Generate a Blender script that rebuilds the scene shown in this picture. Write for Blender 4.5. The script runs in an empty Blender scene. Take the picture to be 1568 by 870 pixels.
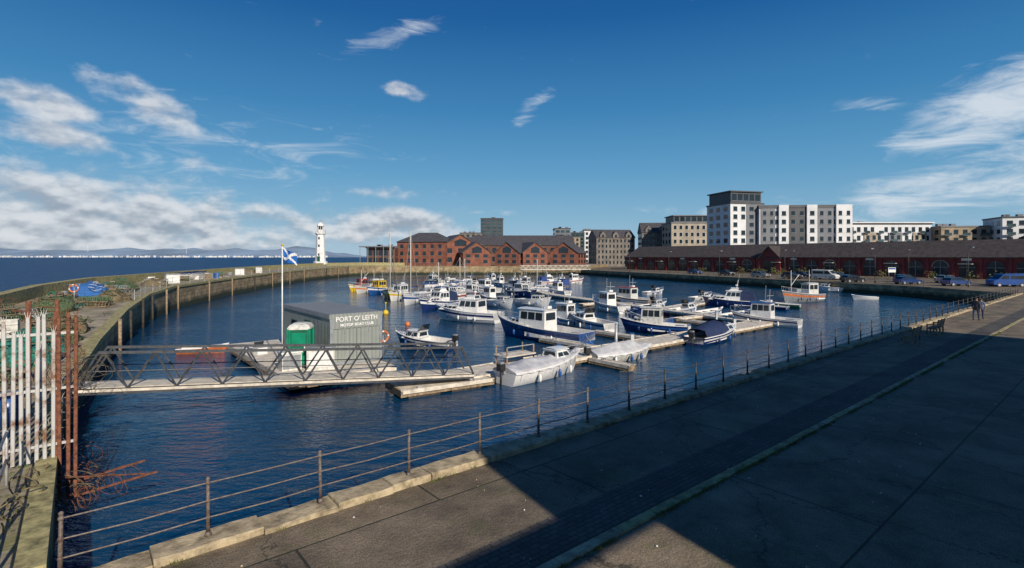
import bpy, math, random
from mathutils import Vector, Matrix, noise
R=random.Random(7)
rad=math.radians
scene=bpy.context.scene
UA=math.atan2(.639,.769)
def UV(u,v): return (u*.769-v*.639, u*.639+v*.769)
SUN=Vector((0.44,-0.77,0.0)).normalized()
EL=rad(28)
# ------------------------------------------------------------ materials
MATS={}
def newmat(name):
    m=bpy.data.materials.new(name); m.use_nodes=True
    return m,m.node_tree,m.node_tree.nodes['Principled BSDF']
def col4(c): return (c[0],c[1],c[2],1)
def mat(name,c,rough=.6,scale=3.0,var=.25,bump=0.0,metal=0.0,c2=None,detail=3,coat=0,dist=.02,lo=.32,hi=.62):
    if name in MATS: return MATS[name]
    m,nt,b=newmat(name); N=nt.nodes; L=nt.links
    tc=N.new('ShaderNodeNewGeometry')
    nz=N.new('ShaderNodeTexNoise'); nz.inputs['Scale'].default_value=scale; nz.inputs['Detail'].default_value=detail
    nz.inputs['Roughness'].default_value=.65
    L.new(tc.outputs['Position'],nz.inputs['Vector'])
    mx=N.new('ShaderNodeMix'); mx.data_type='RGBA'
    if c2 is None: c2=tuple(x*(1-var*1.6) for x in c)
    cc=tuple(min(1,x*(1+var*.4)) for x in c)
    mx.inputs['A'].default_value=col4(c2); mx.inputs['B'].default_value=col4(cc)
    mr=N.new('ShaderNodeMapRange'); mr.inputs['From Min'].default_value=lo; mr.inputs['From Max'].default_value=hi
    L.new(nz.outputs['Fac'],mr.inputs['Value']); L.new(mr.outputs[0],mx.inputs['Factor'])
    L.new(mx.outputs['Result'],b.inputs['Base Color'])
    b.inputs['Roughness'].default_value=rough; b.inputs['Metallic'].default_value=metal
    if coat: b.inputs['Coat Weight'].default_value=coat
    if bump:
        bp=N.new('ShaderNodeBump'); bp.inputs['Strength'].default_value=bump; bp.inputs['Distance'].default_value=dist
        L.new(nz.outputs['Fac'],bp.inputs['Height']); L.new(bp.outputs[0],b.inputs['Normal'])
    MATS[name]=m; return m
def rotpos(nt,ang=-UA):
    g=nt.nodes.new('ShaderNodeNewGeometry'); mp=nt.nodes.new('ShaderNodeVectorRotate'); mp.rotation_type='Z_AXIS'
    mp.inputs['Angle'].default_value=ang; nt.links.new(g.outputs['Position'],mp.inputs['Vector']); return mp.outputs[0]
def stone_mat(name,c1,c2,mort,bw,bh,low=(.02,.03,.015),tide=.9,horizontal=False,ang=-UA,mort_size=.02,moss=0,stain=0,mosscol=(.07,.09,.02)):
    m,nt,b=newmat(name); N=nt.nodes; L=nt.links
    p=rotpos(nt,ang)
    if not horizontal:
        sx=N.new('ShaderNodeSeparateXYZ'); L.new(p,sx.inputs[0])
        ad=N.new('ShaderNodeMath'); ad.operation='ADD'; L.new(sx.outputs[0],ad.inputs[0]); L.new(sx.outputs[1],ad.inputs[1])
        cb=N.new('ShaderNodeCombineXYZ'); L.new(ad.outputs[0],cb.inputs[0]); L.new(sx.outputs[2],cb.inputs[1]); vec=cb.outputs[0]
    else: vec=p
    br=N.new('ShaderNodeTexBrick'); L.new(vec,br.inputs['Vector']); br.inputs['Scale'].default_value=1
    br.inputs['Brick Width'].default_value=bw; br.inputs['Row Height'].default_value=bh; br.inputs['Mortar Size'].default_value=mort_size
    br.inputs['Mortar Smooth'].default_value=.3
    br.inputs['Color1'].default_value=col4(c1); br.inputs['Color2'].default_value=col4(c2); br.inputs['Mortar'].default_value=col4(mort)
    nz=N.new('ShaderNodeTexNoise'); nz.inputs['Scale'].default_value=.7; nz.inputs['Detail'].default_value=6; nz.inputs['Roughness'].default_value=.72
    L.new(p,nz.inputs['Vector'])
    mr=N.new('ShaderNodeMapRange'); mr.inputs['From Min'].default_value=.3; mr.inputs['From Max'].default_value=.7
    mr.inputs['To Min'].default_value=.35; mr.inputs['To Max'].default_value=1.4
    L.new(nz.outputs['Fac'],mr.inputs['Value'])
    ml=N.new('ShaderNodeMix'); ml.data_type='RGBA'; ml.blend_type='MULTIPLY'; ml.inputs['Factor'].default_value=1
    L.new(br.outputs['Color'],ml.inputs['A']); L.new(mr.outputs[0],ml.inputs['B'])
    out=ml.outputs['Result']
    if not horizontal:
        g=N.new('ShaderNodeMapRange'); g.inputs['From Min'].default_value=tide-.35; g.inputs['From Max'].default_value=tide+.35
        s2=N.new('ShaderNodeMath'); s2.operation='MULTIPLY_ADD'; L.new(nz.outputs['Fac'],s2.inputs[0]); s2.inputs[1].default_value=1.0
        s3=N.new('ShaderNodeMath'); s3.operation='SUBTRACT'; L.new(sx.outputs[2],s2.inputs[2]); L.new(s2.outputs[0],s3.inputs[0]); s3.inputs[1].default_value=.5
        L.new(s3.outputs[0],g.inputs['Value'])
        m2=N.new('ShaderNodeMix'); m2.data_type='RGBA'; m2.inputs['A'].default_value=col4(low); L.new(out,m2.inputs['B']); L.new(g.outputs[0],m2.inputs['Factor'])
        out=m2.outputs['Result']
    if moss:
        n2=N.new('ShaderNodeTexNoise'); n2.inputs['Scale'].default_value=.9; n2.inputs['Detail'].default_value=6; n2.inputs['Roughness'].default_value=.78; L.new(p,n2.inputs['Vector'])
        r2=N.new('ShaderNodeMapRange'); r2.inputs['From Min'].default_value=.54; r2.inputs['From Max'].default_value=.64; r2.inputs['To Max'].default_value=moss
        L.new(n2.outputs['Fac'],r2.inputs['Value'])
        m3=N.new('ShaderNodeMix'); m3.data_type='RGBA'; m3.inputs['B'].default_value=col4(mosscol); L.new(out,m3.inputs['A']); L.new(r2.outputs[0],m3.inputs['Factor']); out=m3.outputs['Result']
    n4=N.new('ShaderNodeTexNoise'); n4.inputs['Scale'].default_value=14; n4.inputs['Detail'].default_value=4; L.new(p,n4.inputs['Vector'])
    if stain:
        vo=N.new('ShaderNodeTexVoronoi'); vo.inputs['Scale'].default_value=1.7; L.new(p,vo.inputs['Vector'])
        r5=N.new('ShaderNodeMapRange'); r5.inputs['From Min'].default_value=.03; r5.inputs['From Max'].default_value=.06; r5.inputs['To Min'].default_value=.7; r5.inputs['To Max'].default_value=0
        L.new(vo.outputs['Distance'],r5.inputs['Value'])
        m5=N.new('ShaderNodeMix'); m5.data_type='RGBA'; L.new(r5.outputs[0],m5.inputs['Factor']); L.new(out,m5.inputs['A']); m5.inputs['B'].default_value=(.32,.3,.26,1)
        n6=N.new('ShaderNodeTexNoise'); n6.inputs['Scale'].default_value=40; n6.inputs['Detail'].default_value=2; L.new(p,n6.inputs['Vector'])
        r6=N.new('ShaderNodeMapRange'); r6.inputs['From Min'].default_value=.3; r6.inputs['From Max'].default_value=.7; r6.inputs['To Min'].default_value=.5; r6.inputs['To Max'].default_value=1.5
        L.new(n6.outputs['Fac'],r6.inputs['Value'])
        m6=N.new('ShaderNodeMix'); m6.data_type='RGBA'; m6.blend_type='MULTIPLY'; m6.inputs['Factor'].default_value=1; L.new(m5.outputs['Result'],m6.inputs['A']); L.new(r6.outputs[0],m6.inputs['B'])
        # hairline cracks
        dv=N.new('ShaderNodeVectorMath');dv.operation='MULTIPLY_ADD';L.new(n4.outputs['Color'],dv.inputs[0]);dv.inputs[1].default_value=(.12,.12,0)
        dv2=N.new('ShaderNodeVectorMath');dv2.operation='MULTIPLY_ADD';L.new(nz.outputs['Color'],dv2.inputs[0]);dv2.inputs[1].default_value=(1.6,1.6,0);L.new(p,dv2.inputs[2]);L.new(dv2.outputs[0],dv.inputs[2])
        vc=N.new('ShaderNodeTexVoronoi');vc.feature='DISTANCE_TO_EDGE';vc.inputs['Scale'].default_value=.22;L.new(dv.outputs[0],vc.inputs['Vector'])
        r7=N.new('ShaderNodeMapRange');r7.inputs['From Min'].default_value=.001;r7.inputs['From Max'].default_value=.006;r7.inputs['To Min'].default_value=.35;L.new(vc.outputs['Distance'],r7.inputs['Value'])
        m7=N.new('ShaderNodeMix'); m7.data_type='RGBA'; m7.blend_type='MULTIPLY'; m7.inputs['Factor'].default_value=1; L.new(m6.outputs['Result'],m7.inputs['A']); L.new(r7.outputs[0],m7.inputs['B'])
        out=m7.outputs['Result']
    ad2=N.new('ShaderNodeMath'); ad2.operation='MULTIPLY_ADD'; L.new(br.outputs['Fac'],ad2.inputs[0]); ad2.inputs[1].default_value=-1.0; L.new(n4.outputs['Fac'],ad2.inputs[2])
    bp=N.new('ShaderNodeBump'); bp.inputs['Strength'].default_value=.6; bp.inputs['Distance'].default_value=.03
    L.new(ad2.outputs[0],bp.inputs['Height']); L.new(bp.outputs[0],b.inputs['Normal'])
    L.new(out,b.inputs['Base Color']); b.inputs['Roughness'].default_value=.85
    MATS[name]=m; return m

white=mat('white_gelcoat',(.78,.78,.76),.25,6,.1,coat=.3)
offwhite=mat('offwhite_paint',(.62,.62,.58),.4,5,.2)
navy=mat('navy_paint',(.012,.03,.13),.25,4,.2,coat=.3)
blue=mat('blue_paint',(.02,.09,.30),.3,4,.2,coat=.2)
royal=mat('royal_canvas',(.02,.06,.22),.8,4,.3,bump=.3)
red=mat('red_paint',(.36,.04,.025),.35,4,.2)
orange=mat('orange_paint',(.60,.17,.05),.35,4,.2)
yellow=mat('yellow_paint',(.7,.47,.03),.35,4,.2)
green=mat('green_plastic',(.0,.22,.12),.4,2,.15)
darkgreen=mat('dark_green_paint',(.02,.09,.05),.4,4,.2)
black=mat('black_rubber',(.02,.02,.022),.6,6,.3)
glass=mat('dark_glass',(.02,.03,.04),.08,.5,.2)
grey=mat('grey_paint',(.25,.27,.29),.5,4,.2)
steel=mat('galvanised_steel',(.45,.46,.47),.5,8,.25,metal=.3)
oldsteel=mat('stained_palisade_steel',(.46,.46,.45),.6,2.2,.25,c2=(.20,.10,.05),metal=.2,lo=.36,hi=.5,detail=5,bump=.2)
alu=mat('aluminium',(.55,.56,.58),.35,8,.1,metal=.6)
mastm=mat('pale_mast',(.6,.58,.52),.4,8,.1)
teak=mat('weathered_teak',(.25,.15,.08),.7,12,.3,bump=.3)
tarpm=mat('grey_tarpaulin',(.52,.53,.55),.75,2.2,.16,bump=.25,dist=.05)
bluetarp=mat('navy_tarpaulin',(.015,.03,.09),.7,3,.3,bump=.4,dist=.03)
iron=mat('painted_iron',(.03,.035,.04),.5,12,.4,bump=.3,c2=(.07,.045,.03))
ironlit=mat('sunlit_worn_iron',(.15,.13,.115),.6,14,.4,bump=.3,c2=(.08,.045,.028))  # rusty iron with sunlight put into its paler colour
rust=mat('rusty_steel',(.20,.075,.04),.85,10,.4,bump=.4)
slate=mat('slate_roof',(.075,.072,.08),.75,1.2,.3,bump=.2)
mslate=mat('brown_slate_roof',(.06,.05,.048),.85,1.2,.3,bump=.2)
deckm=mat('pontoon_decking',(.66,.60,.50),.8,2.5,.25,bump=.3)
timber=mat('weathered_timber',(.30,.22,.14),.85,6,.4,bump=.5)
floatm=mat('wet_float',(.05,.045,.035),.7,3,.5,bump=.4)
brick=mat('red_brick',(.22,.08,.05),.85,.6,.25)
brick2=mat('brown_brick',(.16,.075,.052),.85,.6,.25)
redwall=mat('red_oxide_wall',(.20,.03,.03),.7,.6,.3)
whitewall=mat('white_render',(.66,.67,.68),.8,.25,.1)
greywall=mat('grey_cladding',(.16,.17,.19),.6,.3,.15)
darkclad=mat('dark_cladding',(.06,.065,.075),.5,.3,.2)
creamwall=mat('cream_stone',(.38,.33,.26),.85,.3,.2)
stonewall=mat('dark_stone',(.19,.17,.15),.85,.4,.25)
tanwall=mat('tan_brick',(.32,.26,.18),.85,.4,.2)
bglass=mat('green_glass',(.05,.09,.10),.12,.2,.4)
kerbm=mat('kerb_concrete',(.44,.36,.23),.9,3.5,.35,bump=.9,c2=(.14,.11,.065),detail=7,dist=.05)
lichen=mat('lichen_concrete',(.36,.32,.15),.9,4,.4,bump=.6,c2=(.12,.11,.05),dist=.04,detail=5)
teal=mat('teal_netting',(.03,.22,.17),.9,9,.5,bump=1.0,dist=.08)
netbrown=mat('brown_netting',(.20,.16,.09),.9,9,.5,bump=1.0,dist=.08)
netgreen=mat('green_netting',(.10,.15,.07),.9,9,.5,bump=1.0,dist=.08)
netorange=mat('orange_rope',(.42,.15,.06),.9,9,.3,bump=.5)
netblue=mat('blue_rope',(.03,.13,.38),.9,9,.3,bump=.8)
skin=mat('skin',(.5,.3,.22),.6,8,.1)
hair=mat('hair',(.05,.03,.02),.8,20,.2)
jeans=mat('denim',(.04,.06,.11),.85,8,.2)
coatm=mat('coat_cloth',(.05,.05,.06),.85,8,.2)
coatb=mat('jacket_cloth',(.13,.18,.27),.85,8,.2)
grassm=mat('grass_blades',(.13,.16,.03),.8,3,.4)
hillm=mat('distant_hills',(.24,.34,.46),1,.0012,.25,detail=6)  # pale blue of the distance haze is put into this colour
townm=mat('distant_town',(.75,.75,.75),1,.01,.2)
whitestone=mat('lighthouse_white',(.74,.74,.72),.7,1.2,.12)
quaystone=stone_mat('quay_stone',(.38,.29,.16),(.26,.20,.12),(.08,.06,.04),1.3,.5)
quaytop=stone_mat('quay_concrete',(.205,.160,.105),(.155,.125,.088),(.04,.04,.025),5.5,2.95,horizontal=True,mort_size=.025,moss=.35,stain=1)
decktop=stone_mat('breakwater_concrete',(.36,.31,.22),(.31,.27,.19),(.09,.09,.05),3,3,horizontal=True,moss=.75,mosscol=(.15,.15,.03))
setts=stone_mat('granite_setts',(.10,.09,.08),(.065,.06,.055),(.03,.03,.018),.22,.12,horizontal=True,mort_size=.012)
def corr(name,c):
    m,nt,b=newmat(name);N=nt.nodes;L=nt.links
    p=rotpos(nt); sx=N.new('ShaderNodeSeparateXYZ'); L.new(p,sx.inputs[0])
    ad=N.new('ShaderNodeMath');ad.operation='ADD';L.new(sx.outputs[0],ad.inputs[0]);L.new(sx.outputs[1],ad.inputs[1])
    mu=N.new('ShaderNodeMath');mu.operation='MULTIPLY';L.new(ad.outputs[0],mu.inputs[0]);mu.inputs[1].default_value=28
    sn=N.new('ShaderNodeMath');sn.operation='SINE';L.new(mu.outputs[0],sn.inputs[0])
    bp=N.new('ShaderNodeBump');bp.inputs['Distance'].default_value=.02;bp.inputs['Strength'].default_value=.6;L.new(sn.outputs[0],bp.inputs['Height']);L.new(bp.outputs[0],b.inputs['Normal'])
    nz=N.new('ShaderNodeTexNoise');nz.inputs['Scale'].default_value=1.5;nz.inputs['Detail'].default_value=5;L.new(p,nz.inputs['Vector'])
    mx=N.new('ShaderNodeMix');mx.data_type='RGBA';mx.inputs['A'].default_value=col4([x*.75 for x in c]);mx.inputs['B'].default_value=col4(c);L.new(nz.outputs['Fac'],mx.inputs['Factor']);L.new(mx.outputs['Result'],b.inputs['Base Color'])
    b.inputs['Roughness'].default_value=.6
    return m
corrm=corr('corrugated_grey_steel',(.27,.30,.28))
corrd=corr('corrugated_roof',(.24,.26,.27))
def water_mat():
    m,nt,b=newmat('sea_water');N=nt.nodes;L=nt.links
    def M(op,a,b_=0,c=0):
        n=N.new('ShaderNodeMath');n.operation=op
        for i,x in enumerate((a,b_,c)):
            if isinstance(x,(int,float)):n.inputs[i].default_value=x
            else:L.new(x,n.inputs[i])
        return n.outputs[0]
    def MR(v,a,c,d=0,e=1):
        n=N.new('ShaderNodeMapRange');n.interpolation_type='SMOOTHSTEP'
        for nm,x in (('From Min',a),('From Max',c),('To Min',d),('To Max',e)): n.inputs[nm].default_value=x
        L.new(v,n.inputs['Value']);return n.outputs[0]
    g=N.new('ShaderNodeNewGeometry');P=g.outputs['Position'];sx=N.new('ShaderNodeSeparateXYZ');L.new(P,sx.inputs[0])
    out1=MR(M('MULTIPLY_ADD',sx.outputs[1],-.2,M('MULTIPLY',sx.outputs[0],-1)),38,46)
    out2=MR(sx.outputs[1],196,215)
    sea=M('MAXIMUM',out1,out2)
    mp=N.new('ShaderNodeMapping'); mp.inputs['Scale'].default_value=(.8,1.6,1); mp.inputs['Rotation'].default_value=(0,0,rad(8))
    L.new(P,mp.inputs['Vector'])
    n1=N.new('ShaderNodeTexNoise');n1.inputs['Scale'].default_value=2.0;n1.inputs['Detail'].default_value=4;n1.inputs['Roughness'].default_value=.6;n1.inputs['Distortion'].default_value=.25
    L.new(mp.outputs[0],n1.inputs['Vector'])
    n2=N.new('ShaderNodeTexNoise');n2.inputs['Scale'].default_value=.06;n2.inputs['Detail'].default_value=3;L.new(P,n2.inputs['Vector'])
    patch=MR(n2.outputs['Fac'],.38,.62,.3,1)
    n3=N.new('ShaderNodeTexNoise');n3.inputs['Scale'].default_value=.12;n3.inputs['Detail'].default_value=5;n3.inputs['Roughness'].default_value=.6;L.new(mp.outputs[0],n3.inputs['Vector'])
    n5=N.new('ShaderNodeTexNoise');n5.inputs['Scale'].default_value=.55;n5.inputs['Detail'].default_value=2;L.new(mp.outputs[0],n5.inputs['Vector'])
    h=M('ADD',M('MULTIPLY',M('MULTIPLY',n1.outputs['Fac'],patch),M('MULTIPLY_ADD',sea,.30,.12)),M('ADD',M('MULTIPLY',n5.outputs['Fac'],.10),M('MULTIPLY',n3.outputs['Fac'],M('MULTIPLY',sea,5.0))))
    bp=N.new('ShaderNodeBump');bp.inputs['Strength'].default_value=1;bp.inputs['Distance'].default_value=1.0
    L.new(h,bp.inputs['Height']);L.new(bp.outputs[0],b.inputs['Normal'])
    mx=N.new('ShaderNodeMix');mx.data_type='RGBA';mx.inputs['A'].default_value=(.002,.032,.075,1);mx.inputs['B'].default_value=(.003,.05,.13,1)
    L.new(patch,mx.inputs['Factor'])
    m2=N.new('ShaderNodeMix');m2.data_type='RGBA';L.new(sea,m2.inputs['Factor']);L.new(mx.outputs['Result'],m2.inputs['A']);m2.inputs['B'].default_value=(.006,.05,.14,1);L.new(m2.outputs['Result'],b.inputs['Base Color'])
    L.new(M('MULTIPLY_ADD',sea,-.25,.46),b.inputs['Specular IOR Level'])
    L.new(M('MULTIPLY_ADD',sea,.3,.07),b.inputs['Roughness']);b.inputs['IOR'].default_value=1.33
    return m
waterm=water_mat()

# ------------------------------------------------------------ mesh builder
class MB:
    def __init__(s,name): s.name=name;s.v=[];s.f=[];s.mi=[];s.mats=[];s.sm=[];s.M=Matrix.Identity(4)
    def idx(s,m):
        if m not in s.mats: s.mats.append(m)
        return s.mats.index(m)
    def vv(s,p):
        s.v.append(tuple(s.M@Vector(p))); return len(s.v)-1
    def face(s,pts,m,sm=False):
        s.f.append([s.vv(p) for p in pts]); s.mi.append(s.idx(m)); s.sm.append(sm)
    def box(s,x0,x1,y0,y1,z0,z1,m):
        a=[s.vv(p) for p in [(x0,y0,z0),(x1,y0,z0),(x1,y1,z0),(x0,y1,z0),(x0,y0,z1),(x1,y0,z1),(x1,y1,z1),(x0,y1,z1)]]
        k=s.idx(m)
        for q in [(3,2,1,0),(4,5,6,7),(0,1,5,4),(1,2,6,5),(2,3,7,6),(3,0,4,7)]:
            s.f.append([a[i] for i in q]); s.mi.append(k); s.sm.append(False)
    def tube(s,a,b,r,m,n=6,r2=None,caps=True):
        a=Vector(a);b=Vector(b);d=b-a
        if d.length<1e-6:return
        if r2 is None:r2=r
        z=d.normalized(); x=z.orthogonal().normalized(); y=z.cross(x)
        A=[];B=[]
        for i in range(n):
            t=2*math.pi*i/n; o=x*math.cos(t)+y*math.sin(t)
            A.append(s.vv(a+o*r));B.append(s.vv(b+o*r2))
        k=s.idx(m)
        for i in range(n):
            j=(i+1)%n; s.f.append([A[i],A[j],B[j],B[i]]);s.mi.append(k);s.sm.append(n>5)
        if caps:
            s.f.append(A[::-1]);s.mi.append(k);s.sm.append(False);s.f.append(B);s.mi.append(k);s.sm.append(False)
    def path(s,pts,r,m,n=5):
        for a,b in zip(pts,pts[1:]): s.tube(a,b,r,m,n,caps=False)
    def ball(s,c,r,m,nu=10,nv=6,sc=(1,1,1)):
        g=[]
        for j in range(nv+1):
            ph=math.pi*j/nv; row=[]
            for i in range(nu):
                t=2*math.pi*i/nu
                row.append(s.vv((c[0]+r*sc[0]*math.sin(ph)*math.cos(t),c[1]+r*sc[1]*math.sin(ph)*math.sin(t),c[2]+r*sc[2]*math.cos(ph))))
            g.append(row)
        k=s.idx(m)
        for j in range(nv):
            for i in range(nu):
                i2=(i+1)%nu; s.f.append([g[j][i],g[j+1][i],g[j+1][i2],g[j][i2]]);s.mi.append(k);s.sm.append(True)
    def grid(s,rows,m,sm=True,flip=False):
        g=[[s.vv(p) for p in r] for r in rows]
        for j in range(len(g)-1):
            for i in range(len(g[0])-1):
                q=[g[j][i],g[j][i+1],g[j+1][i+1],g[j+1][i]]
                if flip:q=q[::-1]
                mm=m[i] if isinstance(m,list) else m
                s.f.append(q);s.mi.append(s.idx(mm));s.sm.append(sm)
    def prism(s,poly,y0,y1,m,cap=None):
        n=len(poly)
        a=[s.vv((p[0],y0,p[1])) for p in poly];b=[s.vv((p[0],y1,p[1])) for p in poly]
        k=s.idx(m)
        for i in range(n):
            j=(i+1)%n; s.f.append([a[i],a[j],b[j],b[i]]);s.mi.append(k);s.sm.append(False)
        kc=s.idx(cap or m)
        s.f.append(a[::-1]);s.mi.append(kc);s.sm.append(False);s.f.append(b);s.mi.append(kc);s.sm.append(False)
    def slab(s,poly,z0,z1,mt,ms):
        n=len(poly)
        s.face([(p[0],p[1],z1) for p in poly],mt)
        for i in range(n):
            p=poly[i];q=poly[(i+1)%n]
            s.face([(p[0],p[1],z0),(q[0],q[1],z0),(q[0],q[1],z1),(p[0],p[1],z1)],ms)
    def build(s,loc=(0,0,0),rot=0,parent=None):
        me=bpy.data.meshes.new(s.name); me.from_pydata(s.v,[],s.f)
        for m in s.mats: me.materials.append(m)
        for p,k,sm in zip(me.polygons,s.mi,s.sm): p.material_index=k;p.use_smooth=sm
        me.update()
        o=bpy.data.objects.new(s.name,me); scene.collection.objects.link(o)
        o.location=loc;o.rotation_euler=(0,0,rot)
        if parent:o.parent=parent
        return o

# ------------------------------------------------------------ water, land
b=MB('water'); S=14000
b.face([(-S,-400,0),(S,-400,0),(S,S,0),(-S,S,0)],waterm); b.build()
b=MB('quay_ground')
C=UV(94,10.25)
poly=[(-120,-120),(1500,-120),(1500,1500),(62,1500),(26,195),(66,84),C,UV(-.4,10.25),UV(-.4,25),UV(-14,25),UV(-14,-60)]
b.slab(poly,-2,1.8,quaytop,quaystone); b.build()
b=MB('left_quay_surface')
b.box(-14,-.76,7,25,1.7,1.806,decktop); b.build(rot=UA)
b=MB('quay_kerb')
u=-.4
while u<94:
    L=R.uniform(.9,2.1); d=R.uniform(-.025,.025); rr=R.uniform(0,.03)
    if R.random()<.18: rr+=.07
    x0,x1=u+.006,min(94,u+L)-.006
    y0,y1=9.70+d,10.27; z0=1.7; z1=1.95-rr
    bv=.03
    sec=[(y0,z0),(y0,z1-bv),(y0+bv,z1),(y1-bv,z1),(y1,z1-bv),(y1,z0)]
    rows=[[(x,yy+R.uniform(-.018,.018),zz+R.uniform(-.014,.012)) for yy,zz in sec] for x in (x0,x0*.75+x1*.25,(x0+x1)/2,x0*.25+x1*.75,x1)]
    b.grid(rows,kerbm,sm=False)
    b.face([rows[0][i] for i in range(6)],kerbm); b.face([rows[-1][i] for i in range(6)],kerbm)
    u+=L
b.build(rot=UA)
b=MB('drainage_channel')
b.box(-.4,94,5.95,6.95,1.75,1.804,setts)
x=-.4
while x<94:
    l=R.uniform(.8,1.6); b.box(x+.01,min(94,x+l)-.01,5.74+R.uniform(-.01,.01),5.93,1.75,1.825+R.uniform(-.008,.012),lichen if R.random()<.5 else kerbm); x+=l
b.build(rot=UA)
b=MB('left_quay_kerb')
b.box(-.75,-.37,10.7,25,1.7,1.9,lichen); b.build(rot=UA)
b=MB('grass_tufts')
def tuft(u,v,n,h):
    for i in range(n):
        x=u+R.gauss(0,.06);y=v+R.gauss(0,.03);a=R.uniform(0,6.28);hh=h*R.uniform(.4,1.2);w=.007
        dx,dy=math.cos(a),math.sin(a);l=hh*R.uniform(.2,.9)
        b.face([(x-dy*w,y+dx*w,1.8),(x+dy*w,y-dx*w,1.8),(x+dx*l,y+dy*l,1.8+hh)],grassm)
for i in range(700):
    u=R.uniform(0,45)
    if noise.noise((u*.6,0,0))>-.15: tuft(u,5.72+R.uniform(-.05,.03),13,.07)
for i in range(260):
    u=R.uniform(0,45)
    if noise.noise((u*.7,5,0))>0: tuft(u,9.67,11,.06)
for i in range(190): tuft(R.uniform(-3.5,-.75),R.uniform(8,19),16,.08)
b.build(rot=UA)
# litter and loose stones on the quay
b=MB('loose_stones')
for i in range(260):
    u,v=R.uniform(0,26),R.uniform(2.5,9.5);s=R.uniform(.008,.028)
    b.ball((u,v,1.8+s*.4),s,kerbm if i%3 else offwhite,5,3,sc=(1,R.uniform(.6,1.2),.6))
b.build(rot=UA)

# iron railing
b=MB('quay_railing')
posts=[]
u=-.2
while u<92:
    posts.append(u);u+=1.88
hs=[.28,.56,.86]
for i,u in enumerate(posts):
    m=ironlit if u<12 else iron  # posts of the sunlit stretch get the lighter iron, the rest the dark
    lean=R.uniform(-.02,.02)
    b.tube((u,10,1.93),(u,10,2.0),.06,m,8,.04)
    b.tube((u,10,2.0),(u+lean,10,2.86),.033,m,8,.026)
    for h in hs: b.ball((u+lean*h,10,1.95+h),.042,m,8,5)
    b.ball((u+lean,10,2.88),.036,m,8,5)
for a,c in zip(posts,posts[1:]):
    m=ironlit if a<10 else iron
    for h in hs:
        mid=((a+c)/2,10+R.uniform(-.01,.01),1.95+h-R.uniform(.0,.03))
        b.path([(a,10,1.95+h),mid,(c,10,1.95+h)],.013,m,5)
b.build(rot=UA)

# breakwater
st=[(-16.3,19,1.8),(-23,29,2.0),(-31,42,2.4),(-37.5,54,2.8),(-42.5,66,3.0),(-48.5,90,3.0),(-53,115,3.1),(-56,140,3.2),(-57,160,3.3),(-56,178,3.4),(-50,190,3.4),(-38,196,3.2)]
pts=[]
for k in range(len(st)-1):
    for j in range(4):
        t=j/4;pts.append(tuple(st[k][i]*(1-t)+st[k+1][i]*t for i in range(3)))
pts.append(st[-1])
b=MB('breakwater_wall'); rows=[]
for i,p in enumerate(pts):
    a=Vector(pts[max(0,i-1)][:2]);c=Vector(pts[min(len(pts)-1,i+1)][:2]);t=(c-a).normalized();n=Vector((-t.y,t.x))
    P=Vector(p[:2]);z=p[2];w=8.5
    ph=.1 if i==0 else 1.1
    def q(o,zz): r=P+n*o; return (r.x,r.y,zz)
    rows.append([q(0,-2),q(0,z-.28),q(-.12,z-.28),q(-.12,z),q(.5,z),q(w,z+.02),q(w,z+ph),q(w+.9,z+ph),q(w+1.6,-2)])
b.grid(rows,[quaystone,lichen,lichen,lichen,decktop,lichen,lichen,quaystone],sm=False)
b.build()
PTS=pts
def bw(i,o,dz=0):
    p=PTS[i];a=Vector(PTS[max(0,i-1)][:2]);c=Vector(PTS[min(len(PTS)-1,i+1)][:2]);t=(c-a).normalized();n=Vector((-t.y,t.x))
    r=Vector(p[:2])+n*o;return (r.x,r.y,p[2]+dz)
b=MB('timber_fender_pile')
for i in range(4,44,2):
    x,y,z=bw(i,-.3)
    if R.random()<.8:b.tube((x,y,-1),(x,y,z+R.uniform(-.2,.3)),.11,floatm if R.random()<.5 else timber,8)
b.build()
b=MB('breakwater_railing')
for i in range(10,44):
    x,y,z=bw(i,.35);b.tube((x,y,z),(x,y,z+1.0),.03,steel,5)
for i in range(10,43):
    for h in (.5,1.0):
        p=bw(i,.35,h);q=bw(i+1,.35,h);b.tube(p,q,.015,steel,4)
b.build()
b=MB('pier_ground')
b.slab([(-50,198),(-38,195.5),(26,195),(60,300),(40,1400),(-20,1400),(-62,240),(-60,205)],-2,3.1,decktop,quaystone);b.build()

def lighthouse(x,y,z):
    b=MB('lighthouse')
    prof=[(0,2.3),(1.0,2.3),(1.1,1.75),(10.2,1.3),(10.5,1.8),(10.9,1.85),(10.9,1.0),(11.0,1.0)]
    n=8
    def ring(r,h): return [(r*math.cos(2*math.pi*(i+.5)/n),r*math.sin(2*math.pi*(i+.5)/n),h) for i in range(n+1)]
    b.grid([ring(r,h) for h,r in prof],whitestone,sm=False,flip=True)
    b.grid([ring(.95,11),ring(.95,11.9)],whitestone,sm=False); b.grid([ring(.9,11.9),ring(.9,13.2)],glass,sm=False)
    for i in range(n):
        p=ring(.95,11.9)[i];q=ring(.95,13.2)[i];b.tube(p,q,.08,whitestone,4)
    b.grid([ring(1.2,13.2),ring(1.0,13.8),ring(.5,14.3),ring(.1,14.6)],whitestone,sm=False)
    b.tube((0,0,14.5),(0,0,15.6),.06,grey,5);b.ball((0,0,14.7),.22,grey)
    b.path(ring(1.75,11.9),.05,whitestone,4);b.path(ring(1.75,11.4),.04,whitestone,4)
    for p,q in zip(ring(1.75,10.9),ring(1.75,11.9)): b.tube(p,q,.04,whitestone,4)
    for h in (3,6,8.6):
        b.box(-.25,.25,-1.7+h*.04,-1.2,h,h+.8,glass)
    b.box(-.45,.45,-1.85,-1.5,1,2.8,darkgreen)
    b.build((x,y,z))
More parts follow.
